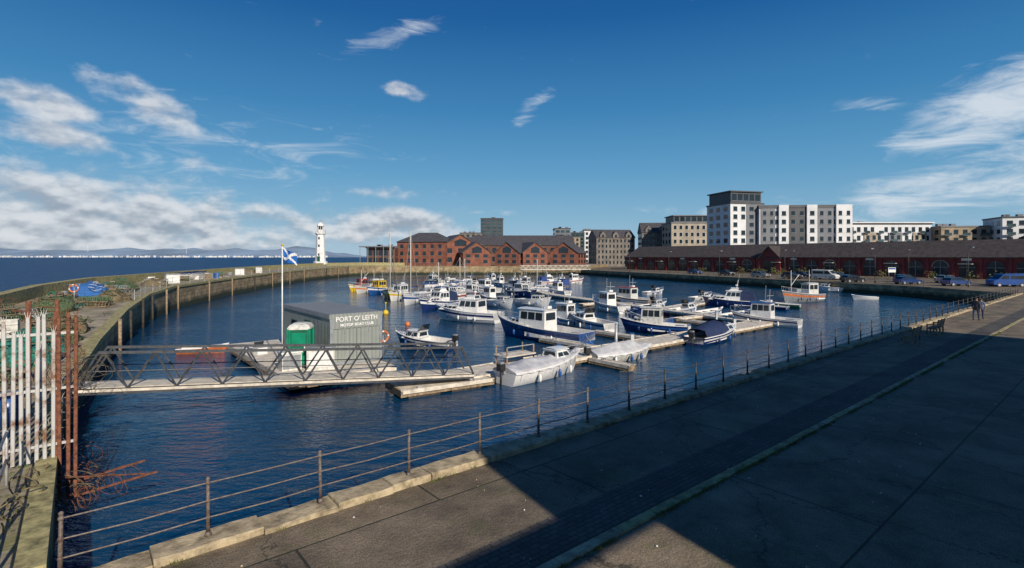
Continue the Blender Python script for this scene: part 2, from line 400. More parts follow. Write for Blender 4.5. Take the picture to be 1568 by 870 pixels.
lighthouse(-66,180,4.0)
# ------------------------------------------------------------ hills
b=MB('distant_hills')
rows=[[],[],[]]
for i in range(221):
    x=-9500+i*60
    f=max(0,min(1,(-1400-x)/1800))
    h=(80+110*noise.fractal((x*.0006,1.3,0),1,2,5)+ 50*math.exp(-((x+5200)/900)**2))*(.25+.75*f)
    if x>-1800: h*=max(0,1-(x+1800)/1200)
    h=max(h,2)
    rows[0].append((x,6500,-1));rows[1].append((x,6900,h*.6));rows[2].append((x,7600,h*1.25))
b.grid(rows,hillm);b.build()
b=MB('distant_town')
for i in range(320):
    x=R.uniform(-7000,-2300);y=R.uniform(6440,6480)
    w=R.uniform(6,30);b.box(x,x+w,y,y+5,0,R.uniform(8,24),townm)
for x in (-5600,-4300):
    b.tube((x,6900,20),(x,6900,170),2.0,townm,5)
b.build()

# ------------------------------------------------------------ buildings
def windows(b,x0,x1,z0,z1,y,floors,cols,ww,wh,gm,axis='y',sgn=-1,frame=None,skip=0):
    fw=(x1-x0)/cols;fh=(z1-z0)/floors
    for i in range(cols):
        for j in range(floors):
            if skip and R.random()<skip: continue
            cx=x0+fw*(i+.5);cz=z0+fh*(j+.5);a=fw*ww/2;h=fh*wh/2
            o=y+sgn*.05
            if axis=='y':
                if frame: b.face([(cx-a-.12,y+sgn*.03,cz-h-.12),(cx+a+.12,y+sgn*.03,cz-h-.12),(cx+a+.12,y+sgn*.03,cz+h+.12),(cx-a-.12,y+sgn*.03,cz+h+.12)],frame)
                b.face([(cx-a,o,cz-h),(cx+a,o,cz-h),(cx+a,o,cz+h),(cx-a,o,cz+h)],gm)
                b.box(cx-a-.1,cx+a+.1,y+sgn*.18 if sgn<0 else y,y if sgn<0 else y+.18,cz-h-.14,cz-h-.02,frame or grey)
            else:
                b.face([(o,cx-a,cz-h),(o,cx+a,cz-h),(o,cx+a,cz+h),(o,cx-a,cz+h)],gm)
def building(name,x,y,w,d,h,rot=0,z0=1.8,wall=whitewall,floors=5,cols=6,roof='flat',rh=3,rm=slate,ww=.5,wh=.55,gm=glass,frame=None,extras=None,scols=None,balc=False,chim=0):
    b=MB(name);w2=w/2
    b.box(-w2,w2,0,d,0,h,wall)
    windows(b,-w2+.4,w2-.4,.6,h-.3,0,floors,cols,ww,wh,gm,frame=frame,skip=.03)
    sc=scols or max(2,int(d/4))
    windows(b,.5,d-.5,.6,h-.3,-w2,floors,sc,ww,wh,gm,axis='x',sgn=-1)
    windows(b,.5,d-.5,.6,h-.3,w2,floors,sc,ww,wh,gm,axis='x',sgn=1)
    if roof=='flat':
        b.box(-w2-.25,w2+.25,-.25,d+.25,h,h+.5,rm)
        for k in range(3):
            cx=R.uniform(-w2*.7,w2*.7);b.box(cx-.8,cx+.8,d*.4,d*.4+1.6,h+.5,h+1.6,greywall)
    elif roof=='gable':
        b.prism([(-w2,h),(w2,h),(0,h+rh)],0,d,wall)
        for s in (-1,1):
            o=.5;t=.25;sl=rh/w2
            b.prism([(s*(w2+o),h-o*sl+.02),(0,h+rh+.05),(0,h+rh+.05+t),(s*(w2+o),h-o*sl+t+.02)],-.4,d+.4,rm)
        b.face([(-w2*.35,-.05,h-.2),(w2*.35,-.05,h-.2),(w2*.35,-.05,h+rh*.4),(0,-.05,h+rh*.62),(-w2*.35,-.05,h+rh*.4)],gm)
    elif roof=='ridge':
        M=b.M;b.M=Matrix.Rotation(rad(90),4,'Z')
        b.prism([(0,h),(d,h),(d/2,h+rh)],-w2,w2,wall)
        for s in (-1,1):
            cx=d/2;o=.4;sl=rh/(d/2)
            b.prism([(cx+s*(d/2+o),h-o*sl+.02),(cx,h+rh+.05),(cx,h+rh+.3),(cx+s*(d/2+o),h-o*sl+.27)],-w2-.3,w2+.3,rm)
        b.M=M
    elif roof=='hip':
        e=.5;q=min(w2*.6,d/2);A=[(-w2-e,-e,h),(w2+e,-e,h),(w2+e,d+e,h),(-w2-e,d+e,h)];B1=(-w2+q,d/2,h+rh);B2=(w2-q,d/2,h+rh)
        b.face([A[0],A[1],B2,B1],rm);b.face([A[2],A[3],B1,B2],rm);b.face([A[1],A[2],B2],rm);b.face([A[3],A[0],B1],rm);b.face(A[::-1],rm)
    for k in range(chim):
        cx=-w2+w*(k+.5)/chim;b.box(cx-.6,cx+.6,d/2-.4,d/2+.4,h,h+rh+1.6,wall)
    if balc:
        fw=(w-.8)/cols;fh=(h-.9)/floors
        for i in range(0,cols,2):
            for j in range(1,floors):
                cx=-w2+.4+fw*(i+.5);zz=.6+fh*j
                b.box(cx-fw*.35,cx+fw*.35,-1.2,-.06,zz,zz+.12,greywall);b.box(cx-fw*.35,cx+fw*.35,-1.2,-1.15,zz+.12,zz+1.1,bglass)
    if extras: extras(b,w2,d,h)
    return b.build((x,y,z0),rot)
z3=3.1
def rest(b,w2,d,h):
    b.box(-w2-2.5,w2+.2,-2,d,h+.5,h+.9,greywall)
    for i in range(5): b.tube((-w2-2+i*3,-1.8,0),(-w2-2+i*3,-1.8,h+.5),.12,grey,5)
building('harbour_restaurant',-51,203,11,12,6.8,z0=z3,wall=brick2,floors=2,cols=5,ww=.8,wh=.75,rm=greywall,extras=rest)
building('brick_office_building',-36,206,20,16,9.4,rot=rad(-12),z0=z3,wall=brick,floors=3,cols=6,roof='hip',rh=4.0,ww=.4,wh=.55)
building('brick_gabled_building',-20.5,208,14,20,8,rot=rad(20),z0=z3,wall=brick,floors=2,cols=3,roof='gable',rh=4.3,ww=.45)
building('brick_rear_building',5,226,44,16,8.6,z0=z3,wall=brick2,floors=2,cols=12,roof='ridge',rh=4.2,chim=0)
for i,(x,w) in enumerate([(-13.5,11),(-2,10),(9,10),(20,11)]):
    building('brick_gabled_house',x,201+i*.6,w,14,5.2,rot=rad(-22 if i%2 else 18),z0=z3,wall=brick,floors=2,cols=3,roof='gable',rh=3.9,ww=.5,wh=.6,frame=None)
building('glass_apartment_tower',-15.5,400,17,14,34,wall=darkclad,floors=12,cols=4,ww=.75,wh=.6,gm=bglass)
building('apartment_block',-30,380,16,14,22,wall=stonewall,floors=7,cols=4)
building('glass_office_block',32,330,10,14,22.5,wall=greywall,floors=8,cols=3,ww=.8,wh=.6,gm=bglass)
building('glass_office_block',42,335,9,14,20,wall=bglass,floors=8,cols=3,ww=.6,gm=glass)
building('white_office_block',51,345,7,12,22,wall=whitewall,floors=7,cols=2)
building('tan_office_block',35,322,14,10,17,wall=tanwall,floors=6,cols=5)
building('dark_roof_warehouse',0,300,60,14,13,wall=greywall,floors=3,cols=14,roof='ridge',rh=3)
def dormers(b,w2,d,h):
    n=max(2,int(w2*2/6))
    for i in range(n):
        cx=-w2+(i+.5)*w2*2/n
        b.prism([(cx-1.5,h-1),(cx+1.5,h-1),(cx+1.5,h+1.3),(cx,h+3.1),(cx-1.5,h+1.3)],-.25,4,stonewall)
        b.face([(cx-.5,-.3,h-.2),(cx+.5,-.3,h-.2),(cx+.5,-.3,h+1.3),(cx-.5,-.3,h+1.3)],glass)
building('stone_tenement',52,262,20,14,14.5,rot=rad(8),wall=stonewall,floors=5,cols=10,roof='ridge',rh=4,extras=dormers,ww=.4,frame=None)
building('stone_tenement',70,255,13,14,17,rot=rad(-6),wall=stonewall,floors=6,cols=6,roof='ridge',rh=4.6,extras=dormers,ww=.4,frame=None)
def pent(b,w2,d,h):
    b.box(-w2+1.5,w2-1.5,1.5,d-1,h+.5,h+3.4,darkclad);b.box(-w2+1,w2-1,1,d-.5,h+3.4,h+3.8,greywall)
    windows(b,-w2+1.6,w2-1.6,h+.7,h+3.3,1.5,1,8,.75,.8,glass)
building('cream_apartment_block',84,236,24,15,20,wall=creamwall,floors=6,cols=9,extras=pent,ww=.5,frame=offwhite,rm=greywall)
building('cream_apartment_block',99,238,7,15,21,rot=rad(20),wall=creamwall,floors=6,cols=2,rm=greywall)
def tower(b,w2,d,h):
    b.box(-w2+.6,w2-.6,.6,d-.6,h+.5,h+4.4,darkclad);b.box(-w2,w2,0,d,h+4.4,h+4.8,darkclad)
    windows(b,-w2+.8,w2-.8,h+.7,h+4.2,.6,1,5,.8,.7,glass)
    b.box(-.4,w2+.06,-.15,0,2,h,greywall)
    windows(b,0,w2,.6,h-.3,-.15,8,2,.5,.5,glass)
building('white_apartment_tower',85.5,190,14,14,24,rot=rad(14),wall=whitewall,floors=8,cols=4,extras=tower,ww=.5,rm=darkclad)
def panels(b,w2,d,h):
    b.box(-w2+.1,w2-.1,1,d-1,h+.5,h+1.3,darkclad)
    for cx,ww_,mm,pr in [(-w2+3,5,greywall,.2),(-w2+8.2,3.4,whitewall,.9),(-w2+13.2,6,darkclad,.25),(-w2+18,3.6,whitewall,.9),(-w2+23,5.5,greywall,.2),(-w2+29,5.5,whitewall,1.0)]:
        b.box(cx-ww_/2,cx+ww_/2,-pr,0,1,h+ (1.2 if mm==whitewall else .3),mm)
        windows(b,cx-ww_/2,cx+ww_/2,.6,h-.3,-pr,7,1 if ww_<4 else 2,.42,.5,glass)
building('white_apartment_block',105.5,188,32,15,22.3,rot=rad(-4),wall=whitewall,floors=7,cols=9,extras=panels,rm=darkclad)
def strip(b,w2,d,h):
    for k in range(4):
        cx=-w2+w2*2*(k+.5)/4;b.box(cx-2.6,cx+2.6,-.35,0,1,h-3.2,creamwall if k%2 else greywall);windows(b,cx-2.4,cx+2.4,.6,h-3.4,-.35,4,2,.5,.5,glass)
    b.box(-w2-.7,w2+.7,-.7,d,h+.5,h+.9,whitewall)
building('grey_apartment_block',144,203,38,14,17.4,wall=whitewall,floors=5,cols=14,extras=strip,rm=darkclad,balc=True)
building('tan_apartment_block',170,196,16,14,16,rot=rad(-10),wall=tanwall,floors=5,cols=5,rm=greywall,balc=True)
building('cream_apartment_block',185,185,18,14,18.8,rot=rad(-20),wall=whitewall,floors=6,cols=5,rm=darkclad,balc=True)
building('brown_apartment_block',188,166,18,14,15.5,rot=rad(-30),wall=tanwall,floors=5,cols=5,rm=greywall)
building('tan_apartment_block',210,160,24,14,18,rot=rad(-30),wall=whitewall,floors=5,cols=7,rm=greywall)

def market():
    b=MB('red_market_building');p=Vector((44,200));q=Vector((122,81));Lm=(q-p).length;d=14;h=4.8
    ang=math.atan2(q.y-p.y,q.x-p.x)
    b.box(0,Lm,0,d,0,h,redwall)
    Mr=b.M;b.M=Matrix.Rotation(rad(90),4,'Z')
    b.prism([(0,h),(d,h),(d/2,h+3.6)],-Lm,0,redwall)
    for s in (-1,1):
        b.prism([(d/2+s*(d/2+.6),h-.3),(d/2,h+3.65),(d/2,h+3.9),(d/2+s*(d/2+.6),h-.05)],-Lm-.4,.4,mslate)
    b.M=Mr
    n=int(Lm/4.6)
    for i in range(n):
        cx=(i+.5)*Lm/n;r=1.45
        arch=[(cx-r,0.3),(cx+r,0.3)]+[(cx+r*math.cos(t),2.5+r*math.sin(t)) for t in [math.pi*k/10 for k in range(11)]]
        b.face([(x,-.06,z) for x,z in arch],glass)
        ring=[(cx+(r+.1)*math.cos(math.pi*k/10),-.1,2.5+(r+.1)*math.sin(math.pi*k/10)) for k in range(11)]
        b.path(ring,.1,creamwall if i%5==0 else redwall,4)
        b.box(cx-.05,cx+.05,-.1,-.05,.3,3.9,grey);b.box(cx-r,cx+r,-.1,-.05,2.4,2.5,grey)
        b.box(cx+Lm/n/2-.25,cx+Lm/n/2+.25,-.25,0,0,h-.3,redwall)
        if i%4==1:
            b.face([(cx-.9,-.32,4.0),(cx+.9,-.32,4.0),(cx+.9,-.32,4.5),(cx-.9,-.32,4.5)],offwhite)
        if i%3==0: b.box(cx-1.2,cx+1.2,-1.6,-.1,3.2,3.3,offwhite)
    for cx in (Lm*.40,):
        b.prism([(cx-3.4,0),(cx+3.4,0),(cx+3.4,h-.6),(cx,h+2.8),(cx-3.4,h-.6)],-.5,d/2,redwall)
        for s in (-1,1): b.prism([(cx+s*3.7,h-.8),(cx,h+2.9),(cx,h+3.2),(cx+s*3.7,h-.5)],-.8,d/2,mslate)
        b.face([(cx-1.6,-.56,.2),(cx+1.6,-.56,.2),(cx+1.6,-.56,3.6),(cx-1.6,-.56,3.6)],glass)
    b.build((p.x,p.y,1.8),ang)
market()

b=MB('unseen_shadow_building')  # unseen building behind the camera, sized and placed to shade the quay
g0=-8.7
b.box(5.55,39,g0-14,g0,0,10.75,creamwall)
b.prism([(5.3,10.75),(39.2,10.75),(39.2,10.85),(5.3,10.85)],g0-14,g0-.2,slate)
b.box(4.0,5.55,g0-.6,g0-.02,8.0,10.5,creamwall)  # overhang added to carry the shadow on towards the railing
windows(b,6,38,.5,9.4,g0,3,10,.4,.5,glass,sgn=1)
for i in range(6): b.box(-14+i*3.2,-13.7+i*3.2,g0-.5,g0-.2,0,7.9,timber)
b.box(-14,4.0,g0-.45,g0-.15,7.9,8.5,timber)  # beam added to cast the shadow strip between the sunlit patches
b.build((0,0,1.8),UA)
b=MB('bare_tree')
bark=mat('bark',(.10,.08,.06),.9,8,.4,bump=.6)
def limb(p,d,l,r,k):
    q=p+d*l;b.tube(p,q,r,bark,6,r*.68)
    if k==0:return
    for i in range(3):
        nd=(d+Vector((R.uniform(-.75,.75),R.uniform(-.75,.75),R.uniform(-.2,.6)))).normalized()
        limb(q,nd,l*R.uniform(.62,.85),r*.62,k-1)
limb(Vector((0,0,0)),Vector((0,0,1)),2.5,.15,4)
b.build((1.2,-3.8,1.8))

# ------------------------------------------------------------ hull
def hull(b,L,B,F,hm,sm=None,bottom=None,deck=None,tf=.5,floor=.35,tarp=None,th=.5,bowr=.45,full=.38):
    sm=sm or hm;bottom=bottom or hm;deck=deck or white
    N=16;W=[];Z=[];X=[]
    rowsR=[];rowsL=[];rim=[]
    for i in range(N+1):
        t=i/N
        w=B/2*(.84+.16*min(1,t/.35))
        if t>full: w=B/2*(1-((t-full)/(1-full))**2.1*.98)
        z=F*(1+.6*t**2.2); x=-L/2+L*t; rk=L*.10*t**5*bowr*2
        sec=[(x-rk*1.3,.0,-.35),(x-rk,w*.74*(1-.5*t**3),.03),(x-rk*.45,w*(.92-.14*t**3),z*.62),(x-rk*.25,w*.965,z*.82),(x,w,z),(x,w+.03,z+.02),(x,w-.05,z+.06),(x,w-.12,z+.03)]
        rowsR.append([(a,-y,c) for a,y,c in sec]);rowsL.append(sec)
        rim.append((x,max(w-.12,.01),z+.03));W.append(w);Z.append(z);X.append(x)
    ms=[bottom,hm,sm,hm,sm if sm!=hm else deck,deck,deck]
    b.grid(rowsR,ms,flip=True);b.grid(rowsL,ms)
    b.face([p for p in rowsL[0][:6]]+[p for p in rowsR[0][:6]][::-1],hm)
    if tarp:
        rows=[];NS=30
        for i in range(NS+1):
            t=i/NS;row=[];fi=t*N;i0=min(N-1,int(fi));fr=fi-i0
            Wi=W[i0]*(1-fr)+W[i0+1]*fr;Zi=Z[i0]*(1-fr)+Z[i0+1]*fr;Xi=-L/2+L*t
            hh=th*(math.sin(math.pi*min(1,.1+t*.85))**.7)*(1 if t<.6 else max(.12,1-(t-.6)*1.9))
            hh*=.86+.14*math.cos(t*6*math.pi)
            for k in range(17):
                s=-1+2*k/16
                ys=s*(Wi+.05)
                zz=Zi+.07+hh*(1-abs(s)**1.2)
                fold=.035*math.sin(Xi*9+abs(s)*3+2*noise.noise((Xi,ys,L)))*min(1,abs(s)*2.2)
                zz+=(.10*noise.noise((Xi*1.6,ys*1.8,L))+fold)*(1-abs(s)**3)*(1.1 if th>.3 else .6)
                if abs(s)>.99: zz-=.12+.03*math.sin(Xi*9)
                row.append((Xi,ys,zz))
            rows.append(row)
        b.grid(rows,tarp)
        b.face(rows[0],tarp)
        for i in range(1,N,3):
            for s in (-1,1): b.tube((X[i],s*(W[i]+.06),Z[i]-.03),(X[i],s*(W[i]*.9),Z[i]*.4),.006,black,4)
    else:
        kf=int(tf*N);rows=[]
        for i in range(kf,N+1):
            x,w,z=rim[i];rows.append([(x,-w,z),(x,-w*.5,z+.05),(x,0,z+.07),(x,w*.5,z+.05),(x,w,z)])
        b.grid(rows,deck)
        fz=F*floor
        rows=[]
        for i in range(0,kf+1):
            x,w,z=rim[i];rows.append([(x,-w,z),(x,-w+.03,fz),(x,w-.03,fz),(x,w,z)])
        b.grid(rows,[white,teak,white],sm=False)
        for i in (0,kf):
            x,w,z=rim[i];b.face([(x,-w,z),(x,-w,fz),(x,w,fz),(x,w,z)],white)
    return X,W,Z
def frustum(b,x0,x1,z0,z1,w0,w1,rf,rb,m,roof=None,nside=3,nfront=3,win=(.45,.88),over=.08,gl=None,back=True):
    gl=gl or glass
    B_=[(x0,-w0,z0),(x1,-w0*.86,z0),(x1,w0*.86,z0),(x0,w0,z0)];T=[(x0+rb,-w1,z1),(x1-rf,-w1*.86,z1),(x1-rf,w1*.86,z1),(x0+rb,w1,z1)]
    b.face(T,m)
    c=Vector(((x0+x1)/2,0,(z0+z1)/2))
    for k,n in ((0,nside),(1,nfront),(2,nside),(3,1 if back else 0)):
        a,bb,cc,d=[Vector(p) for p in (B_[k],B_[(k+1)%4],T[(k+1)%4],T[k])]
        b.face([a,bb,cc,d],m)
        nn=(bb-a).cross(d-a).normalized()
        if nn.dot((a+bb+cc+d)/4-c)<0: nn=-nn
        for i in range(n):
            g=.12/max(n,1);u0=(i)/n*.88+.06+g/2;u1=(i+1)/n*.88+.06-g/2
            f=lambda u,v:(a.lerp(bb,u)).lerp(d.lerp(cc,u),v)+nn*.015
            b.face([f(u0,win[0]),f(u1,win[0]),f(u1,win[1]),f(u0,win[1])],gl)
    r=roof or m
    xa,xb=T[0][0]-over,T[1][0]+over*2;wa=w1+over
    b.grid([[(xa,-wa,z1+.01),(xa,-wa*.5,z1+.08),(xa,wa*.5,z1+.08),(xa,wa,z1+.01)],[(xb,-wa*.86,z1+.01),(xb,-wa*.43,z1+.08),(xb,wa*.43,z1+.08),(xb,wa*.86,z1+.01)]],r)
    b.box(xa,xb,-wa*.9,wa*.9,z1-.02,z1+.03,r)
def outboard(b,x,z,m=black,s=1.0):
    b.box(x-.45*s,x-.05*s,-.17*s,.17*s,z+.1*s,z+.5*s,m);b.box(x-.4*s,x-.1*s,-.13*s,.13*s,z+.5*s,z+.6*s,grey)
    b.tube((x-.22*s,0,z+.1*s),(x-.28*s,0,z-.8*s),.07*s,m,6);b.box(x-.12*s,x+.06*s,-.1,.1,z-.1*s,z+.15*s,grey)
def rail(b,X,W,Z,i0,i1,h=.5,step=2,m=None):
    m=m or alu
    for s in (-1,1):
        top=[]
        for i in range(i0,i1+1):
            w=max(W[i]-.1,0.02);top.append((X[i]+(0 if i<i1 else .05),s*w,Z[i]+.05+h))
            if (i-i0)%step==0 or i==i1:b.tube((X[i],s*w,Z[i]+.03),top[-1],.018,m,4)
        b.path(top,.02,m,4)
def boat(name,stern,bow,kind,hm=white,sm=None,B=None,F=None,deck=None,cab=white,mast=0,bottom=None,roof=None,tarp=None,fend=True,th=.5,out=False,canopy=None,cuddy=False):
    sx,sy=stern;bx,by=bow;L=math.hypot(bx-sx,by-sy)
    B=B or L*.34;F=F or (.42+L*.065)
    b=MB(name);tf={'open':.8,'dinghy':.9,'wheelhouse':.62,'aftwheel':.3,'cruiser':.38,'sail':.35,'tarp':.9,'cuddy':.55}[kind]
    X,W,Z=hull(b,L,B,F,hm,sm,bottom or hm,deck,tf,tarp=tarp if kind=='tarp' else None,th=th)
    N=16
    def at(t): i=min(N,max(0,int(round(t*N))));return X[i],W[i],Z[i]
    if kind in('open','dinghy'):
        for t in (.2,.45,.7):
            x,w,z=at(t);b.box(x-.12,x+.12,-w+.1,w-.1,z-.15,z-.1,teak)
        if kind=='open':
            x,w,z=at(.4);b.box(x-.3,x+.3,-.3,.3,F*.35,z+.45,white);b.face([(x+.32,-.3,z+.4),(x+.32,.3,z+.4),(x+.15,.3,z+.8),(x+.15,-.3,z+.8)],glass)
    elif kind=='wheelhouse':
        x0,w,z=at(.38);x1,w1,z1=at(.66)
        frustum(b,x0,x1,F*.35,z+1.4,w*.62,w*.56,.18,.02,cab,roof,3,3,win=(.62,.9))
        x2,w2,z2=at(.84);frustum(b,x1-.1,x2,z1,z1+.35,w1*.6,w1*.48,.4,0,cab,None,2,1,win=(.3,.75))
        rail(b,X,W,Z,9,16)
        b.tube((x0+.3,0,z+1.45),(x0+.25,0,z+2.7),.03,alu,5);b.tube((x0+.1,-.5,z+2.1),(x0+.4,.5,z+2.1),.03,alu,4);b.box(x0+.1,x0+.5,-.25,.25,z+1.5,z+1.7,white)
        b.tube((x0+.6,.3,z+1.4),(x0+.5,.35,z+3.1),.012,white,4)
        x,w,zz=at(.15);b.box(x-.3,x+.4,-.35,.35,F*.35,F*.35+.5,grey)
        b.box(x-.1,x+.3,.4,.7,F*.35,F*.35+.35,orange)
    elif kind=='aftwheel':
        x0,w,z=at(.12);x1,w1,z1=at(.36)
        frustum(b,x0,x1,F*.5,z+1.6,w*.6,w*.55,.1,.0,cab,roof,2,3,win=(.6,.9))
        b.tube(((x0+x1)/2,0,z+1.6),((x0+x1)/2,0,z+3.6),.05,mastm,6,.03)
        x,w,zz=at(.75);b.tube((x,0,zz),(x,0,zz+3.2),.06,offwhite,6,.04);b.tube((x,0,zz+1),(x-1.8,0,zz+2.6),.04,offwhite,5)
        b.path([(x,0,zz+3.2),(L/2,0,Z[16])],.01,black,4);b.path([(x,0,zz+3.2),((x0+x1)/2,0,z+3.4)],.01,black,4)
        b.box(x-1.5,x-.6,-.5,.5,zz,zz+.5,grey);rail(b,X,W,Z,6,16,.6)
    elif kind=='cruiser':
        x0,w,z=at(.26);x1,w1,z1=at(.62);x2,w2,z2=at(.86)
        frustum(b,x1-.5,x2,z1-.05,z1+.45,w1*.78,w1*.58,.8,0,cab,None,3,2,win=(.3,.75))
        frustum(b,x0,x1,F*.4,z+1.25,w*.78,w*.66,.75,.05,cab,roof,3,3,win=(.62,.92))
        xs=(x0+x1)/2
        frustum(b,xs-.9,xs+.4,z+1.3,z+1.62,w*.5,w*.42,.5,.1,cab,None,0,3,win=(.2,.9))
        rail(b,X,W,Z,7,16,.55)
        b.tube((xs-.6,0,z+1.6),(xs-.8,0,z+2.7),.03,white,5);b.tube((xs-.7,.3,z+1.6),(xs-1.0,.35,z+3.4),.012,white,4);b.ball((xs-.6,0,z+2.0),.2,white,sc=(1,1,.5))
        if canopy:
            xa,wa,za=at(.02);b.grid([[(xa,-wa*.9,za+.05),(xa+.15,-wa*.8,za+1.1),(xa+.15,0,za+1.25),(xa+.15,wa*.8,za+1.1),(xa,wa*.9,za+.05)],[(x0+.1,-wa*.9,za+.05),(x0+.1,-wa*.8,za+1.2),(x0+.1,0,za+1.35),(x0+.1,wa*.8,za+1.2),(x0+.1,wa*.9,za+.05)]],canopy,sm=False)
            b.face([(xa,-wa*.9,za+.05),(xa+.15,-wa*.8,za+1.1),(xa+.15,0,za+1.25),(xa+.15,wa*.8,za+1.1),(xa,wa*.9,za+.05)],canopy)
    elif kind=='cuddy':
        x0,w,z=at(.5);x1,w1,z1=at(.8)
        frustum(b,x0,x1,z-.05,z+.5,w*.75,w*.55,.6,0,cab,None,2,2,win=(.35,.85))
        b.face([(x0,-w*.7,z+.55),(x0,w*.7,z+.55),(x0-.25,w*.6,z+1.0),(x0-.25,-w*.6,z+1.0)],glass)
        if canopy:
            xa,wa,za=at(.05);b.grid([[(xa,-wa*.95,za),(xa+.1,-wa*.7,za+.5),(xa+.1,0,za+.6),(xa+.1,wa*.7,za+.5),(xa,wa*.95,za)],[(x0-.25,-wa*.95,za+.1),(x0-.25,-wa*.7,za+.85),(x0-.25,0,za+1.02),(x0-.25,wa*.7,za+.85),(x0-.25,wa*.95,za+.1)],[(x1,-w1*.8,z1+.05),(x1,-w1*.5,z1+.3),(x1,0,z1+.4),(x1,w1*.5,z1+.3),(x1,w1*.8,z1+.05)]],canopy)
        else: rail(b,X,W,Z,9,16,.4)
    elif kind=='sail':
        x0,w,z=at(.3);x1,w1,z1=at(.72)
        frustum(b,x0,x1,z-.05,z+.42,w*.62,w*.5,.7,.1,cab,None,3,1,win=(.35,.8))
        rail(b,X,W,Z,2,16,.55,2)
        mx=at(.58)[0];H=mast or 9
        b.tube((mx,0,z+.3),(mx,0,z+H),.085,mastm,6,.06)
        b.tube((mx,0,z+1.2),(at(.12)[0],0,z+1.15),.05,alu,6);b.tube((mx-.2,0,z+1.32),(at(.14)[0],0,z+1.25),.11,royal,6)
        b.tube((mx,-.6,z+H*.55),(mx,.6,z+H*.55),.02,alu,4)
        for e in [(L/2,0,Z[16]),(-L/2,0,Z[0]),(mx,-W[9],Z[9]),(mx,W[9],Z[9])]: b.tube((mx,0,z+H),e,.012,steel,4)
    if kind=='tarp' and cuddy:
        x0,w,z=at(.55);x1,w1,z1=at(.84)
        frustum(b,x0,x1,z-.02,z+.62,w*.66,w*.5,.55,.1,white,None,2,2,win=(.45,.8))
        rail(b,X,W,Z,12,16,.3)
    if mast and kind!='sail':
        x,w,z=at(.35);b.tube((x,0,z+.5),(x,0,z+mast),.05,alu,6,.03)
        b.tube((x,0,z+mast),(L/2,0,Z[16]),.009,steel,4);b.tube((x,0,z+mast),(-L/2,0,Z[0]),.009,steel,4)
    if out: outboard(b,-L/2,F,s=.9)
    if fend and L>4.5:
        for t in (.25,.5,.7):
            for s in (-1,1):
                x,w,z=at(t);b.ball((x,s*(w+.12),z*.45),.1,R.choice([white,blue,navy,white]),8,6,sc=(1,1,2.3));b.tube((x,s*(w+.06),z),(x,s*(w+.12),z*.7),.01,black,4)
    b.build(((sx+bx)/2,(sy+by)/2,0),math.atan2(by-sy,bx-sx))

boat('tarped_dinghy',(-.4,26.9),(4.0,31.0),'tarp',white,tarp=tarpm,out=True,B=2.1,F=.68,th=.34,cuddy=True)
boat('tarped_dinghy',(4.9,32.6),(9.2,34.6),'tarp',offwhite,tarp=tarpm,out=True,B=1.9,F=.5,th=.6)
boat('fishing_boat',(5.6,38.8),(-1.2,45),'wheelhouse',blue,sm=navy,B=2.7,F=.95,deck=offwhite,cab=white)
boat('motor_cruiser',(-1.3,52.2),(-8.2,55.6),'cruiser',white,sm=navy,B=2.9,F=1.0,bottom=navy)
boat('motor_cruiser',(-7.8,68),(-11.2,63),'cruiser',navy,sm=white,B=2.8,canopy=bluetarp,F=.95)
boat('yacht',(-13.8,78),(-14.6,70),'sail',white,sm=blue,mast=9.2)
boat('yacht',(-20.5,90),(-19.5,82),'sail',yellow,sm=white,mast=9.8)
boat('fishing_boat',(-16,84),(-18.2,77),'wheelhouse',white,sm=yellow,cab=white)
boat('fishing_boat',(-27,104),(-31,99),'wheelhouse',yellow,sm=white,cab=red)
boat('fishing_boat',(-25,99),(-28,93),'aftwheel',offwhite,sm=orange,cab=white)
boat('fishing_boat',(-22.3,97),(-25,90),'wheelhouse',blue,sm=white,cab=yellow)
boat('small_motorboat',(7,49),(3.6,53),'wheelhouse',white,B=2.0,F=.6,sm=blue)
boat('small_motorboat',(8.6,45.5),(5.6,50.5),'cuddy',white,sm=navy,canopy=None)
boat('fishing_boat',(13,60.6),(10.3,66.5),'wheelhouse',white,sm=grey)
boat('fishing_boat',(18.6,69),(13.5,75),'wheelhouse',teak,sm=white,cab=offwhite,roof=red)
boat('fishing_boat',(15,44.2),(9.6,46.6),'wheelhouse',navy,sm=blue,cab=offwhite,roof=offwhite,B=2.1,F=.75)
boat('small_motorboat',(14.6,49),(11.8,54),'cuddy',blue,canopy=royal)
boat('tarped_motorboat',(13.4,38.6),(18.8,44.0),'cuddy',navy,sm=white,canopy=bluetarp,out=True,F=.62,B=2.1)
boat('motor_cruiser',(26.8,48.6),(22.2,53),'wheelhouse',white,sm=navy,B=2.1,F=.7,roof=blue)
boat('motor_cruiser',(31.5,67.5),(25.6,70.5),'cruiser',navy,sm=navy,canopy=bluetarp,cab=white)
boat('rowing_boat',(37,67),(33.2,70),'dinghy',darkgreen,F=.45)
boat('rowing_boat',(34,64.4),(31.2,67.8),'dinghy',navy,F=.4)
boat('trawler',(45.8,78.2),(38.5,74.6),'aftwheel',grey,sm=orange,cab=offwhite,F=1.1,B=2.9)
boat('small_motorboat',(62.5,97),(58,101),'cuddy',white)
boat('rowing_boat',(56,80),(52.6,81),'dinghy',white,F=.45)
boat('rowing_boat',(-22.7,35.6),(-19.6,36.2),'dinghy',orange,F=.35,B=1.3)
boat('patrol_boat',(-4.2,37),(-8.8,39.6),'cuddy',navy,sm=white,F=.6,out=True)
boat('workboat',(-14.5,31.5),(-17.5,34),'open',grey,F=.5)
kinds=['cruiser','wheelhouse','cuddy','cruiser','sail','wheelhouse']
